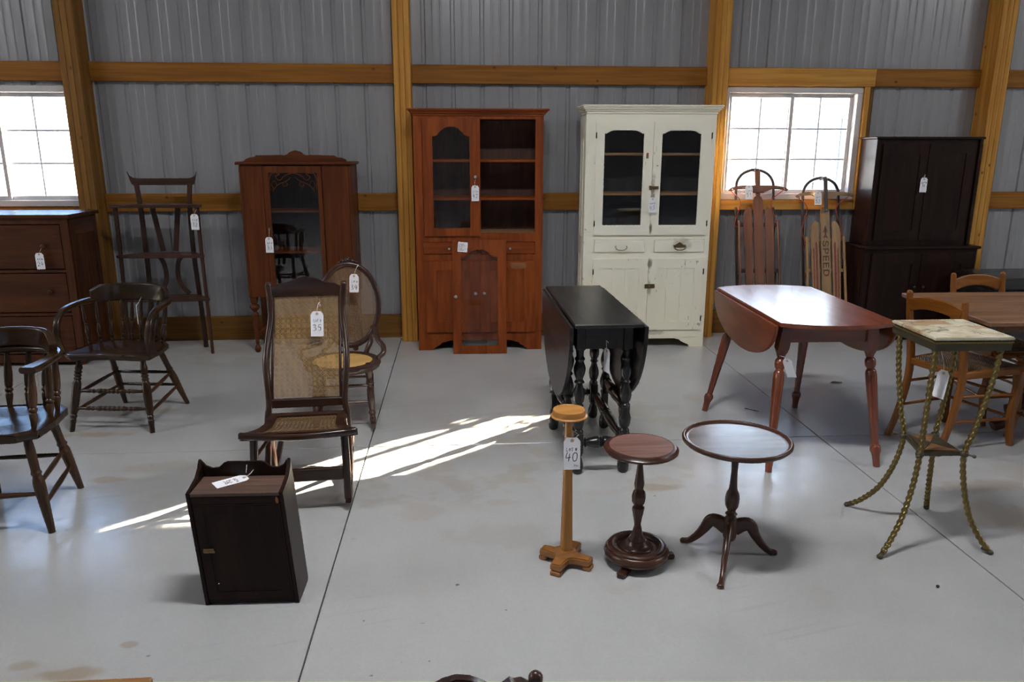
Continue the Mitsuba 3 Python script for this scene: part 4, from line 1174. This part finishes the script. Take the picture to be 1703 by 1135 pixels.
cx, cy = 1.945, 2.865
t = Thing('pedestal_stand', 'brass stand with a square onyx top and four rope twist legs', 'stand', (cx, cy, 0))
ring = Polygon([(-.158, -.155), (.155, -.165), (.165, .165), (-.15, .165)])
ring = affinity.translate(ring, .035, .02)
t.part('onyx_top', mv(ext(ring, .013, .003), 0, 0, .888), 'm_onyx')
t.part('tray', mv(ext(ring.buffer(-.004), .0425, .004), 0, 0, .8450), 'm_brass_dark', smooth=False)
t.part('tray_bead', cat(*[tube(np.array([(*a, .8800), (*b, .8800)]), .0045, 8) for a, b in zip(list(ring.buffer(-.003).exterior.coords)[:-1], list(ring.buffer(-.003).exterior.coords)[1:])]), 'm_brass')
tops = [(-.105, -.115), (.155, -.125), (-.095, .150), (.165, .150)]
mids = [(-.118, -.105), (.060, -.118), (-.055, .105), (.105, .105)]
feet = [(1.675 - cx, 2.67 - cy), (2.142 - cx, 2.672 - cy), (1.772 - cx, 3.131 - cy), (2.125 - cx, 3.082 - cy)]
mids = [(-.102, -.105), (.078, -.115), (-.052, .098), (.090, .098)]
for (a, m_, f_) in zip(tops, mids, feet):
    lo = [m_[0] + (f_[0] - m_[0]) * .10, m_[1] + (f_[1] - m_[1]) * .10]
    pth = curve([(*a, .846), (a[0] * .8 + m_[0] * .2, a[1] * .8 + m_[1] * .2, .70), (a[0] * .35 + m_[0] * .65, a[1] * .35 + m_[1] * .65, .52), (*m_, .41), (*lo, .28), (m_[0] + (f_[0] - m_[0]) * .35, m_[1] + (f_[1] - m_[1]) * .35, .15), (m_[0] + (f_[0] - m_[0]) * .68, m_[1] + (f_[1] - m_[1]) * .68, .062), (m_[0] + (f_[0] - m_[0]) * .92, m_[1] + (f_[1] - m_[1]) * .92, .020)], 8)
    l_ = t.part('leg', twist(pth, .0128), 'm_brass', smooth=True)
    d = np.array([f_[0] - m_[0], f_[1] - m_[1]]); d /= np.linalg.norm(d)
    e = np.array(f_)
    t.part('foot', cat(rod([*(e - d * .030), .024], [*(e + d * .006), .009], .010, 10, .0085), mv(lathe(soft([(0, .009), (.006, .013), (.014, .011), (.018, .005)]), 12), e[0], e[1], 0)), 'm_brass_dark', parent=l_, smooth=50)
    o = np.array(m_) * 1.0
    u = o / np.linalg.norm(o)
    t.part('collar', cat(mv(lathe(soft([(-.010, .013), (-.004, .0165), (.004, .0165), (.010, .013)]), 14), o[0], o[1], .41), rod([*(o + u * .010), .41], [*(o + u * .036), .41], .0035, 8), mv(trimesh.creation.icosphere(2, .0075), *(o + u * .038), .41)), 'm_brass_dark', parent=l_, smooth=50)
sh = Polygon([mids[0], mids[1], mids[3], mids[2]]).buffer(-.004, join_style=2)
t.part('shelf', mv(ext(sh, .018, .003), 0, 0, .398), 'm_brass_dark', smooth=False)
c0 = np.array(sh.centroid.coords[0])
for a, b in zip(list(sh.buffer(-.012).exterior.coords)[:-1], list(sh.buffer(-.012).exterior.coords)[1:]):
    pass
qs = list(sh.buffer(-.012, join_style=2).exterior.coords)[:-1]
for k in range(4):
    a, b = np.array(qs[k]), np.array(qs[(k + 1) % 4])
    tri = Polygon([a * .985 + c0 * .015, b * .985 + c0 * .015, c0 + (a + b - 2 * c0) * .03])
    t.part('shelf_panel', mv(ext(tri, .003, .0008), 0, 0, .4162), 'w_table' if k % 2 else 'm_brass_dark', smooth=False)

# ------------------------------------------------------------------ dining set at the right edge
def dining_chair(label, loc, rz, seat='cane'):
    t = Thing('dining_chair', label, 'chair', loc, rz)
    for s in (-1, 1):
        q = curve([(s * .165, .300, 0), (s * .163, .245, .14), (s * .163, .205, .30), (s * .165, .195, .44), (s * .166, .215, .58), (s * .168, .245, .72), (s * .170, .262, .835)], 6)
        t.part('back_post', sweep(q, rrect(.026, .040, .008, 3), up=(0, 1, 0), scale=np.c_[np.ones(len(q)), np.interp(np.linspace(0, 1, len(q)), [0, .3, .55, .9, 1], [.8, 1.15, 1.2, .85, .7])]), 'w_honey', smooth=50)
        t.part('finial', mv(lathe(soft([(-.012, .006), (-.008, .0145), (.008, .0145), (.012, .006)]), 14), s * .170 - 0, .262, .835, ry=90), 'w_honey', smooth=50)
        q = curve([(s * .205, -.205, .435), (s * .203, -.200, .34), (s * .200, -.185, .18), (s * .203, -.200, .05), (s * .205, -.212, 0)], 6)
        t.part('leg', sweep(q, rrect(.034, .046, .008, 3), up=(0, -1, 0), scale=np.c_[np.interp(np.linspace(0, 1, len(q)), [0, .5, 1], [1.1, .95, .8]), np.interp(np.linspace(0, 1, len(q)), [0, .4, .8, 1], [1.2, 1.1, .75, .8])]), 'w_honey', smooth=50)
        t.part('seat_rail', sweep(np.array([(s * .205, -.21, .437), (s * .185, 0, .437), (s * .165, .19, .437)]), rrect(.028, .040, .006, 3)), 'w_honey', smooth=50)
        for z in (.16, .30):
            t.part('stretcher', rod([s * .201, -.187, z], [s * .163, .21 + (.3 - z) * .25, z + .02], .0085, 10), 'w_honey')
    cr = curve([(-.158, .262, .770), (-.08, .275, .793), (0, .279, .800), (.08, .275, .793), (.158, .262, .770)], 6)
    t.part('crest', sweep(cr, rrect(.018, .070, .006, 2), up=(0, .12, 1)), 'w_honey', smooth=50)
    cr = curve([(-.155, .235, .60), (0, .248, .615), (.155, .235, .60)], 6)
    t.part('slat', sweep(cr, rrect(.014, .045, .005, 2), up=(0, .12, 1)), 'w_honey', smooth=50)
    t.part('seat_rail', tube(curve([(-.205, -.215, .437), (0, -.228, .437), (.205, -.215, .437)], 6), .019, 10), 'w_honey', smooth=60)
    t.part('seat_rail', bx(-.158, .158, .182, .205, .42, .456, .005), 'w_honey')
    for z in (.17, .29):
        t.part('stretcher', rod([-.198, -.187, z], [.198, -.187, z], .0085, 10), 'w_honey')
    if seat == 'cane':
        hw = lambda v: .200 - .042 * v / .39
        S = lambda u, v: np.array([(u / .37 - .5) * 2 * hw(v), -.205 + v, .452])
        t.part('cane_seat', cane(S, .37, .39, .0155, r=.0015, seg=3), 'w_cane_dark', kind='stuff', label='brown woven cane seat', smooth=False)
    else:
        t.part('seat', saddle([(-.225, -.23), (.225, -.23), (.19, .18), (-.19, .18)], .482, .024), 'w_oak', smooth=50, grain='y')
    return t


dining_chair('honey brown chair with curved legs and a woven cane seat, turned side-on', (2.79, 3.93, 0), 108)
dining_chair('honey brown chair on the far side of the brown dining table', (3.30, 4.33, 0), 3)
dining_chair('chair with a plank seat cut by the right edge, pushed under the dining table', (3.33, 3.71, 0), 180, 'plank')

t = Thing('dining_table', 'worn brown dining table cut by the right edge, chairs around it', 'table', (2.69, 3.61, 0), rz=-1)
for k, (y0, y1) in enumerate(((0, .275), (.277, .555), (.557, .835))):
    t.part('plank', bx(0, 1.5, y0, y1, .726, .752, .005), 'w_table', grain='x')
t.part('apron', extxz(frame_poly(.22, 1.28, .65, .725, []), .20, .22), 'w_table', grain='x')
t.part('apron', extxz(frame_poly(.22, 1.28, .65, .725, []), .62, .64), 'w_table', grain='x')
for x in (.72, .98):
    pass
t.part('pedestal', mv(lathe(soft([(.20, .05), (.25, .075), (.35, .055), (.42, .085), (.52, .06), (.60, .09), (.725, .10)], 3), 24), .72, .42), 'w_walnut', smooth=50)
for a in (0, 90, 180, 270):
    c, s = math.cos(math.radians(a)), math.sin(math.radians(a))
    q = curve([(.72 + c * .04, .42 + s * .04, .24), (.72 + c * .12, .42 + s * .12, .20), (.72 + c * .23, .42 + s * .23, .07), (.72 + c * .31, .42 + s * .31, .028)], 6)
    t.part('foot', sweep(q, rrect(.055, .055, .014, 3), scale=np.linspace(1.2, .95, len(q))), 'w_walnut', smooth=50)

# ---- dark trunk behind the dining set
t = Thing('trunk', 'low black trunk by the wall behind the dining table', 'trunk', (4.18, 5.62, 0))
t.part('body', bx(0, 1.0, 0, .5, .0, .53, .008), 'w_black', grain='x')
t.part('lid', bx(-.012, 1.012, -.012, .512, .532, .63, .016), 'w_black', grain='x')
for x in (.25, .75):
    t.part('clasp', bx(x - .02, x + .02, -.02, -.0125, .49, .57, .003), 'm_brass_old')

# ---- two pieces that only just reach into the bottom of the frame
t = Thing('side_table', 'brown wooden table top at the bottom left corner of the photo', 'table', (-.55, 1.20, 0), rz=.5)
for (x0, x1, y0, y1, g) in ((-1.0, 0, -.07, 0, 'x'), (-1.0, 0, -.60, -.53, 'x'), (-.07, 0, -.529, -.071, 'y'), (-1.0, -.93, -.529, -.071, 'y')):
    t.part('frame', bx(x0, x1, y0, y1, .675, .70, .003), 'w_oak', grain=g)
t.part('panel', bx(-.929, -.071, -.529, -.071, .678, .697, .001), 'w_oak', grain='x')
for x in (-.95, -.05):
    for y in (-.55, -.05):
        t.part('leg', trimesh.convex.convex_hull(np.array([[x + sx * r, y + sy * r, z] for r, z in ((.014, 0), (.022, .6745)) for sx in (-1, 1) for sy in (-1, 1)])), 'w_oak', smooth=False)

t = Thing('side_chair', 'carved dark red chair crest peeking in at the bottom edge', 'chair', (-.017, 1.222, 0), rz=6)
for s in (-1, 1):
    q = curve([(s * .145, .03, 0), (s * .148, -.005, .30), (s * .150, .0, .45), (s * .152, .015, .60)], 5)
    t.part('back_post', sweep(q, rrect(.024, .03, .008, 3), up=(0, 1, 0)), 'w_rocker_red', smooth=50)
    t.part('ear', mv(lathe(soft([(0, .008), (.010, .014), (.022, .013), (.030, .005)]), 14), s * .152, .015, .604), 'w_rocker_red', smooth=50)
    t.part('leg', rod([s * .15, -.32, 0], [s * .15, -.31, .32], .013, 12, .017), 'w_rocker_red')
    t.part('seat_rail', bx(s * .15 - .012, s * .15 + .012, -.33, .0, .322, .352, .004), 'w_rocker_red')
cp = [(-.14, .53), (.14, .53), (.14, .610), (.125, .621), (.11, .620), (.102, .625), (.088, .614), (.072, .606), (.05, .625), (.025, .638), (0, .643), (-.025, .638), (-.05, .625), (-.072, .606), (-.088, .614), (-.102, .625), (-.11, .620), (-.125, .621), (-.14, .610)]
t.part('crest', mv(extxz(Polygon(cp), -.011, .011, .003), 0, .014, 0), 'w_rocker_red', grain='x')
t.part('slat', bx(-.137, .137, -.002, .012, .40, .44, .004), 'w_rocker_red')
t.part('seat', bx(-.16, .16, -.335, -.016, .353, .372, .008), 'w_rocker_red', grain='x')

# ------------------------------------------------------------------ the corner whatnot shelf, lot 32
wood('w_whatnot', (.024, .009, .005), (.052, .019, .010), rough=.35, spec=.35)
t = Thing('whatnot_shelf', 'tall dark three shelf whatnot stand with an upswept top rail, left of the china cabinet', 'shelf', (-2.325, 6.2, 0))
for s in (-1, 1):
    q = curve([(s * .205, .125, 0), (s * .195, .115, .45), (s * .185, .105, .80), (s * .190, .105, 1.15), (s * .205, .11, 1.34)], 5)
    t.part('back_post', sweep(q, rrect(.034, .024, .004), up=(0, 1, 0)), 'w_whatnot', grain='z')
    q = curve([(s * .325, -.095, 0), (s * .315, -.085, .45), (s * .308, -.082, .80), (s * .305, -.082, 1.165)], 5)
    t.part('front_leg', sweep(q, rrect(.027, .024, .005), up=(0, 1, 0), scale=np.linspace(.8, 1.1, len(q))), 'w_whatnot', grain='z')
rail = [(-.265, .075), (-.255, .048), (-.225, .030), (-.19, .026), (.19, .026), (.225, .030), (.255, .048), (.265, .075), (.252, .028), (.238, -.018), (.225, -.026), (-.225, -.026), (-.238, -.018), (-.252, .028)]
t.part('top_rail', mv(extxz(Polygon(rail), -.012, .012, .003), 0, .112, 1.352), 'w_whatnot', grain='x')


def wshelf(hw, z):
    pts = [(-hw, -.105)] + [(x, -.118 - .012 * math.cos(x / hw * PI / 2)) for x in np.linspace(-hw * .9, hw * .9, 11)] + [(hw, -.105), (hw * .96, -.06), (hw * .72, .02), (hw * .60, .092), (-hw * .60, .092), (-hw * .72, .02), (-hw * .96, -.06)]
    return mv(ext(Polygon(pts).buffer(-.006).buffer(.006), .022, .005), 0, 0, z - .022)


for hw, z in ((.350, 1.186), (.335, .800), (.345, .455)):
    t.part('shelf', wshelf(hw, z), 'w_whatnot', grain='x')
for s in (-1, 1):
    t.part('splat', sweep(np.array([(s * .115, .10, .805), (s * .145, .10, .95), (s * .10, .10, 1.165)])[[0, 2]] * [[.42, 1, 1], [1, 1, 1]], rrect(.040, .012, .003), up=(0, 1, 0)), 'w_whatnot')
    t.part('splat', sweep(curve([(s * .115, .10, .78), (s * .07, .10, .74), (s * .048, .10, .66), (s * .05, .10, .57), (s * .085, .10, .50), (s * .125, .10, .458)], 6), rrect(.036, .012, .003), up=(0, 1, 0)), 'w_whatnot')

# ------------------------------------------------------------------ sleds leaning on the wall below the window
wood('w_sled', (.055, .018, .009), (.115, .043, .021), rough=.45)
wood('w_sled_pale', (.20, .105, .036), (.31, .175, .068), rough=.45)
plain('m_runner', (.035, .028, .026), .45, metallic=.5)
plain('m_runner_red', (.10, .018, .012), .5)
plain('m_print_red', (.14, .018, .012), .5)
plain('m_rope', (.30, .045, .03), .8)
plain('m_print', (.045, .020, .012), .55)


def sled(label, x, y0, rzl, wd, top, bar, slat_top, outer_top, rail_top, hw, printed=False):
    a = math.radians(-15.2)
    M = trimesh.transformations.translation_matrix([x, y0, 0.004]) @ trimesh.transformations.rotation_matrix(math.radians(rzl), [0, 1, 0]) @ trimesh.transformations.rotation_matrix(a, [1, 0, 0])
    t = Thing('sled', label, 'sled', M=M)
    run = [(-hw, .075, .05), (-hw, .085, .30), (-hw, .085, top - .62), (-hw, .075, top - .32)]
    arch = [(-hw, .06, top - .17), (-hw * .93, .052, top - .09), (-hw * .60, .045, top - .028), (0, .042, top)]
    left = run + arch
    q = curve(left + [(-p[0], p[1], p[2]) for p in left[::-1][1:]], 5)
    t.part('runner', sweep(q, rrect(.022, .012, .003), up=(0, 1, 0)), 'm_runner', smooth=50)
    t.part('slat', extxz(Polygon([(-.043, .22), (.043, .22), (.041, slat_top - .045), (.030, slat_top - .01), (.0, slat_top), (-.030, slat_top - .01), (-.041, slat_top - .045)]), -.012, 0, .002), wd, grain='z')
    for s in (-1, 1):
        o = [(.055, .22), (.122, .22), (.133, outer_top - .12), (.125, outer_top - .055), (.105, outer_top - .015), (.080, outer_top), (.058, outer_top - .02)]
        t.part('slat', extxz(Polygon([(s * p, z) for p, z in o]), -.012, 0, .002), wd, grain='z')
        t.part('rail', rod([s * (hw + .012), -.004, .12], [s * (hw + .004), -.010, rail_top], .0115, 12), wd, grain='z')
        t.part('rope', tube(curve([(s * (hw + .065), .014, bar - .005), (s * (hw - .03), .045, bar - .10), (s * (hw + .02), .055, bar - .28), (s * (hw - .005), .04, rail_top - .05)], 6), .0042, 7), 'm_rope')
        for zz in (rail_top - .03, .62, .26):
            t.part('knee', tube(curve([(s * (hw - .03), .022, zz), (s * (hw - .005), .04, zz - .02), (s * hw, .078, zz - .085)], 5), .006, 8, up=(0, 1, 0)), 'm_runner_red' if printed else 'm_runner')
    for zz in (rail_top - .03, .62, .26):
        t.part('bench', bx(-hw - .012, hw + .012, .0005, .022, zz - .016, zz + .016, .004), 'm_runner' if not printed else wd, grain='x')
    hb = .262
    hp = [(-hb, -.006), (-hb + .015, -.020), (-hb + .06, -.004), (-.12, .0), (-.07, -.022), (-.045, -.034), (.045, -.034), (.07, -.022), (.12, .0), (hb - .06, -.004), (hb - .015, -.020), (hb, -.006), (hb - .03, .012), (hb - .09, .026), (.10, .030), (-.10, .030), (-hb + .09, .026), (-hb + .03, .012)]
    holes = Point(-hb + .035, -.001).buffer(.006).union(Point(hb - .035, -.001).buffer(.006))
    t.part('steering_bar', mv(extxz(Polygon(hp).difference(holes), -.030, -.014, .003), 0, 0, bar), wd, grain='x')
    if printed:
        t.part('tongue', bx(-.017, .017, -.038, -.031, slat_top - .05, top - .02, .003), 'm_runner')
        t.part('rivet', mv(lathe([(0, .006), (.003, .004)], 10), 0, -.039, slat_top - .03, rx=90), 'm_knob')
    else:
        t.part('tongue', extxz(Polygon([(-.017, slat_top - .03), (.017, slat_top - .03), (.024, top - .02), (-.024, top - .02)]), -.0135, -.001, .002), wd, grain='z')
    t.part('tongue_bracket', bx(-.02, .02, -.0135 if not printed else -.0305, .040, top - .026, top - .006, .003), 'm_runner')
    return t


sled('dark brown wooden sled with three plain slats, the taller of two below the window', 2.55, 6.145, 0, 'w_sled', 1.495, 1.315, 1.262, 1.165, 1.045, .165)
t = sled('pale wooden sled with a printed arrow and lettering, beside the dark hutch', 3.125, 6.125, 0, 'w_sled_pale', 1.425, 1.262, 1.165, 1.045, .912, .158, True)
arrow = Polygon([(0, 1.005), (-.022, .945), (-.006, .95), (-.006, .925), (-.018, .905), (-.018, .895), (0, .903), (.018, .895), (.018, .905), (.006, .925), (.006, .95), (.022, .945)])
t.part('printed_arrow', extxz(arrow, -.0128, -.0121), 'm_print', smooth=False)
zz = .875
for ch in 'SPEED':
    g = meshkit.text_mesh(ch, .050, .0006, bold=True)
    g = xz(mv(g, 0, 0, 0, rz=-90))
    g.apply_scale([1, 1, 1.35])
    b = g.bounds
    g.apply_translation([-(b[0][0] + b[1][0]) / 2, -.0127 - b[0][1], zz - b[1][2]])
    zz -= (b[1][2] - b[0][2]) + .014
    t.part('printed_letter', g, 'm_print', smooth=False)
for s in (-1, 1):
    for x0, x1, ztop in ((.072, .090, .87), (.101, .112, .82)):
        st = Polygon([(s * x0, .30), (s * x1, .30), (s * x1, ztop - .02), (s * (x0 + x1) / 2, ztop), (s * x0, ztop - .03)])
        t.part('printed_stripe', extxz(st, -.0128, -.0121), 'm_print_red', smooth=False)

# ------------------------------------------------------------------ lot tags
GLY = {
    '0': [[(.5, 1), (.15, .8), (.05, .4), (.25, .02), (.6, .05), (.85, .45), (.8, .85), (.5, 1)]],
    '1': [[(.35, .85), (.55, 1), (.5, 0)]],
    '2': [[(.1, .8), (.4, 1), (.75, .85), (.7, .55), (.1, .02), (.9, .06)]],
    '3': [[(.1, .92), (.5, 1), (.75, .8), (.35, .55), (.8, .4), (.65, .08), (.1, .05)]],
    '4': [[(.35, 1), (.1, .42), (.85, .46)], [(.72, .85), (.58, 0)]],
    '5': [[(.85, .98), (.3, .98), (.2, .58), (.6, .62), (.8, .35), (.6, .04), (.1, .08)]],
    '6': [[(.7, 1), (.25, .6), (.12, .2), (.4, 0), (.75, .15), (.6, .42), (.18, .3)]],
    'L': [[(.2, 1), (.12, .02), (.8, .06)]],
    'O': [[(.5, .85), (.15, .6), (.2, .1), (.6, .02), (.85, .4), (.65, .82), (.5, .85)]],
    'T': [[(.05, .92), (.95, 1)], [(.52, .95), (.45, 0)]],
    '#': [[(.3, .95), (.15, .05)], [(.7, .95), (.55, .05)], [(0, .65), (.9, .68)], [(0, .3), (.85, .34)]],
    'p': [[(.25, .6), (.15, -.3)], [(.2, .5), (.5, .62), (.75, .4), (.5, .1), (.2, .18)]],
    'c': [[(.8, .5), (.45, .6), (.15, .3), (.45, 0), (.8, .1)]],
}


def scrawl(text, h, pen, adv=.78):
    ls, x = [], 0.0
    for ch in text:
        if ch == ' ':
            x += .4 * h; continue
        for s_ in GLY[ch]:
            q = curve([(x + a * h * .62, b * h, 0) for a, b in s_], 4)[:, :2]
            ls.append(LineString(q).buffer(pen, resolution=3))
        x += adv * h
    return unary_union(ls).simplify(pen * .15), x


def lot_tag(label, hole, drop, right=None, lines=(), back=None, size=(.060, .120), cord=(), mirror=False):
    """A shipping tag: `hole` is its eyelet, `drop` the direction from eyelet to foot, `right` the reading direction."""
    hole = np.array(hole, float)
    d = np.array(drop, float); d /= np.linalg.norm(d)
    r = np.array(right if right is not None else (1, 0, 0), float)
    r -= d * (r @ d); r /= np.linalg.norm(r)
    n = np.cross(r, -d)                      # points out of the printed face
    M = np.eye(4); M[:3, 0], M[:3, 1], M[:3, 2], M[:3, 3] = r, -d, n, hole
    t = Thing('lot_tag', label, 'tag', M=M)
    w, h = size
    c = Polygon([(-w / 2, -h + .012), (w / 2, -h + .012), (w / 2, -.004), (w / 2 - .012, .012), (-w / 2 + .012, .012), (-w / 2, -.004)]).difference(Point(0, 0).buffer(.0032))
    t.part('card', mv(ext(c, .0006), 0, 0, -.0003), 'm_card', smooth=False)
    t.part('eyelet', mv(ext(Point(0, 0).buffer(.0070).difference(Point(0, 0).buffer(.0032)), .0004), 0, 0, .0003), 'm_eyelet', smooth=False)
    for (tx, hh, pen, cx, cy) in lines:
        g, wd = scrawl(tx, hh, pen)
        t.part('writing', mv(ext(g, .0003), cx - wd / 2, cy, .0003), 'm_ink', smooth=False)
    if len(cord):
        inv = np.linalg.inv(M)
        q = np.array([(inv @ np.r_[np.array(p, float), 1])[:3] for p in cord])
        q = curve(np.vstack([[0, 0, .0008], q]), 6)
        t.part('string', tube(q, .0011, 6), 'm_string', smooth=60)
    return t


def std(num):
    return (('LOT #', .0115, .0009, .003, -.040), (num, .030 if len(num) < 3 else .024, .0014, .003, -.084))


Z = np.array([0, 0, -1.0])
lot_tag('white lot tag hanging from the top drawer knob of the dresser', (-3.052, 5.757, .855), (.02, 0, -1), (1, 0, .12), std('24'), cord=[(-3.045, 5.765, .88), (-3.032, 5.765, .90)])
lot_tag('white lot tag numbered 32 on the right front leg of the whatnot shelf', (-2.030, 6.072, 1.105), Z, (1, 0, 0), std('32'), cord=[(-2.025, 6.082, 1.13), (-2.015, 6.090, 1.150)])
lot_tag('white lot tag numbered 33 hanging from the china cabinet door', (-1.478, 6.066, .925), Z, (1, 0, 0), std('33'), cord=[(-1.475, 6.068, .96), (-1.472, 6.072, 1.00)])
lot_tag('white lot tag numbered 34 on the oval rocker back', (-.636, 4.60, .862), (-.04, 0, -1), (1, 0, -.06), std('34'), size=(.055, .112), cord=[(-.625, 4.615, .90), (-.612, 4.64, .925)])
lot_tag('white lot tag numbered 35 on the tall cane rocker back', (-.706, 3.735, .815), (0, -.22, -1), (1, 0, 0), std('35'), size=(.062, .124), cord=[(-.705, 3.765, .848), (-.700, 3.79, .862), (-.696, 3.775, .845)])
lot_tag('white lot tag numbered 36 lying on top of the small wall cupboard', (-.795, 2.635, .4395), (-1, -.72, 0), (.72, -1, 0), (('LOT #', .010, .0009, .003, -.036), ('36', .024, .0013, .003, -.072)), cord=[(-.775, 2.65, .450), (-.76, 2.662, .475), (-.785, 2.660, .488), (-.79, 2.645, .455)])
lot_tag('large white lot tag numbered 40 tied to the slim plant stand', (.409, 2.655, .545), (0, -.05, -1), (1, 0, 0), (('LOT #', .0125, .0010, .0, -.041), ('40', .034, .0015, .002, -.081), ('3pc', .008, .0006, .017, -.102)), size=(.063, .126), cord=[(.430, 2.672, .556), (.44, 2.70, .55), (.42, 2.74, .552), (.385, 2.72, .555), (.385, 2.68, .553), (.405, 2.664, .552)])
lot_tag('white lot tag numbered 42 hanging from the glazed door knob of the brown cupboard', (.128, 6.053, 1.318), Z, (1, 0, 0), std('42'), cord=[(.126, 6.056, 1.35), (.130, 6.060, 1.385)])
lot_tag('white lot tag numbered 43 hanging from the latch of the white cupboard', (1.528, 6.030, 1.225), Z, (1, 0, 0), std('43'), cord=[(1.53, 6.034, 1.26), (1.545, 6.040, 1.285)])
lot_tag('white lot tag numbered 51 tied to the taller dark sled', (2.450, 6.425, 1.300), (0, -.2, -1), (1, 0, 0), std('51'), size=(.062, .118), cord=[(2.44, 6.46, 1.33), (2.43, 6.50, 1.36)])
lot_tag('white lot tag numbered 52 tied to the pale printed sled', (3.045, 6.40, 1.247), (0, -.2, -1), (1, 0, 0), std('52'), size=(.062, .112), cord=[(3.04, 6.43, 1.27), (3.03, 6.465, 1.30)])
lot_tag('white lot tag numbered 55 hanging on the dark hutch doors', (3.874, 6.250, 1.368), Z, (1, 0, 0), (('LOT #', .013, .0011, .003, -.036), ('55', .018, .0014, .002, -.062)), cord=[(3.874, 6.255, 1.395), (3.885, 6.258, 1.405), (3.88, 6.257, 1.38)])
lot_tag("lot tag seen edge-on between the spindles of the captain's chair by the dresser", (-1.962, 4.685, .675), (0, 0, -1), (.35, -1, 0), (), cord=[(-1.955, 4.72, .70), (-1.95, 4.745, .72)])
lot_tag("lot tag hanging from the arm of the captain's chair at the left edge", (-1.853, 3.330, .680), (.06, 0, -1), (.55, -1, 0), (), size=(.05, .10), cord=[(-1.84, 3.345, .70), (-1.83, 3.36, .69)])
lot_tag('lot tag hanging in front of the black gateleg table, seen edge-on', (.705, 3.535, .655), (0, 0, -1), (.30, -1, 0), (), cord=[(.703, 3.55, .70), (.715, 3.560, .69)])
lot_tag('tilted white lot tag tied to the front left leg of the cherry table', (1.630, 3.585, .575), (.42, .10, -1), (.75, -.8, 0), (), size=(.05, .11), cord=[(1.622, 3.60, .59), (1.60, 3.61, .595)])
lot_tag('lot tag hanging under the onyx top of the brass stand', (1.905, 2.775, .745), (-.12, 0, -1), (.40, -1, 0), (), size=(.05, .115), cord=[(1.903, 2.78, .78), (1.893, 2.785, .82), (1.885, 2.79, .842)])

# ------------------------------------------------------------------ bits lying on the floor
plain('m_leaf', (.10, .075, .045), .8, two=True)
t = Thing('dry_leaf', 'curled dry leaf on the floor right of the cherry table', 'leaf', (2.64, 4.99, 0))
q = curve([(-.04, 0, .008), (-.015, .006, .010), (.01, -.003, .009), (.042, .002, .008)], 5)
t.part('blade', sweep(q, rrect(.016, .012, .004), scale=np.interp(np.linspace(0, 1, len(q)), [0, .3, .7, 1], [.3, 1, .9, .3])), 'm_leaf')
t = Thing('twig', 'thin dark twig on the floor under the cherry table', 'twig', (1.83, 4.47, 0))
t.part('stem', tube(curve([(-.03, .035, .003), (0, .005, .003), (.035, -.03, .003)], 5), .0022, 6), 'm_iron')
t = Thing('pebble', 'dark crumb on the floor near the lower right corner', 'pebble', (1.78, 2.45, 0))
t.part('stone', mv(mv(trimesh.creation.icosphere(2, .006), 0, 0, 0).apply_scale([1.5, 1, .7]) if False else trimesh.creation.icosphere(2, .006), 0, 0, .005), 'm_iron', smooth=True)
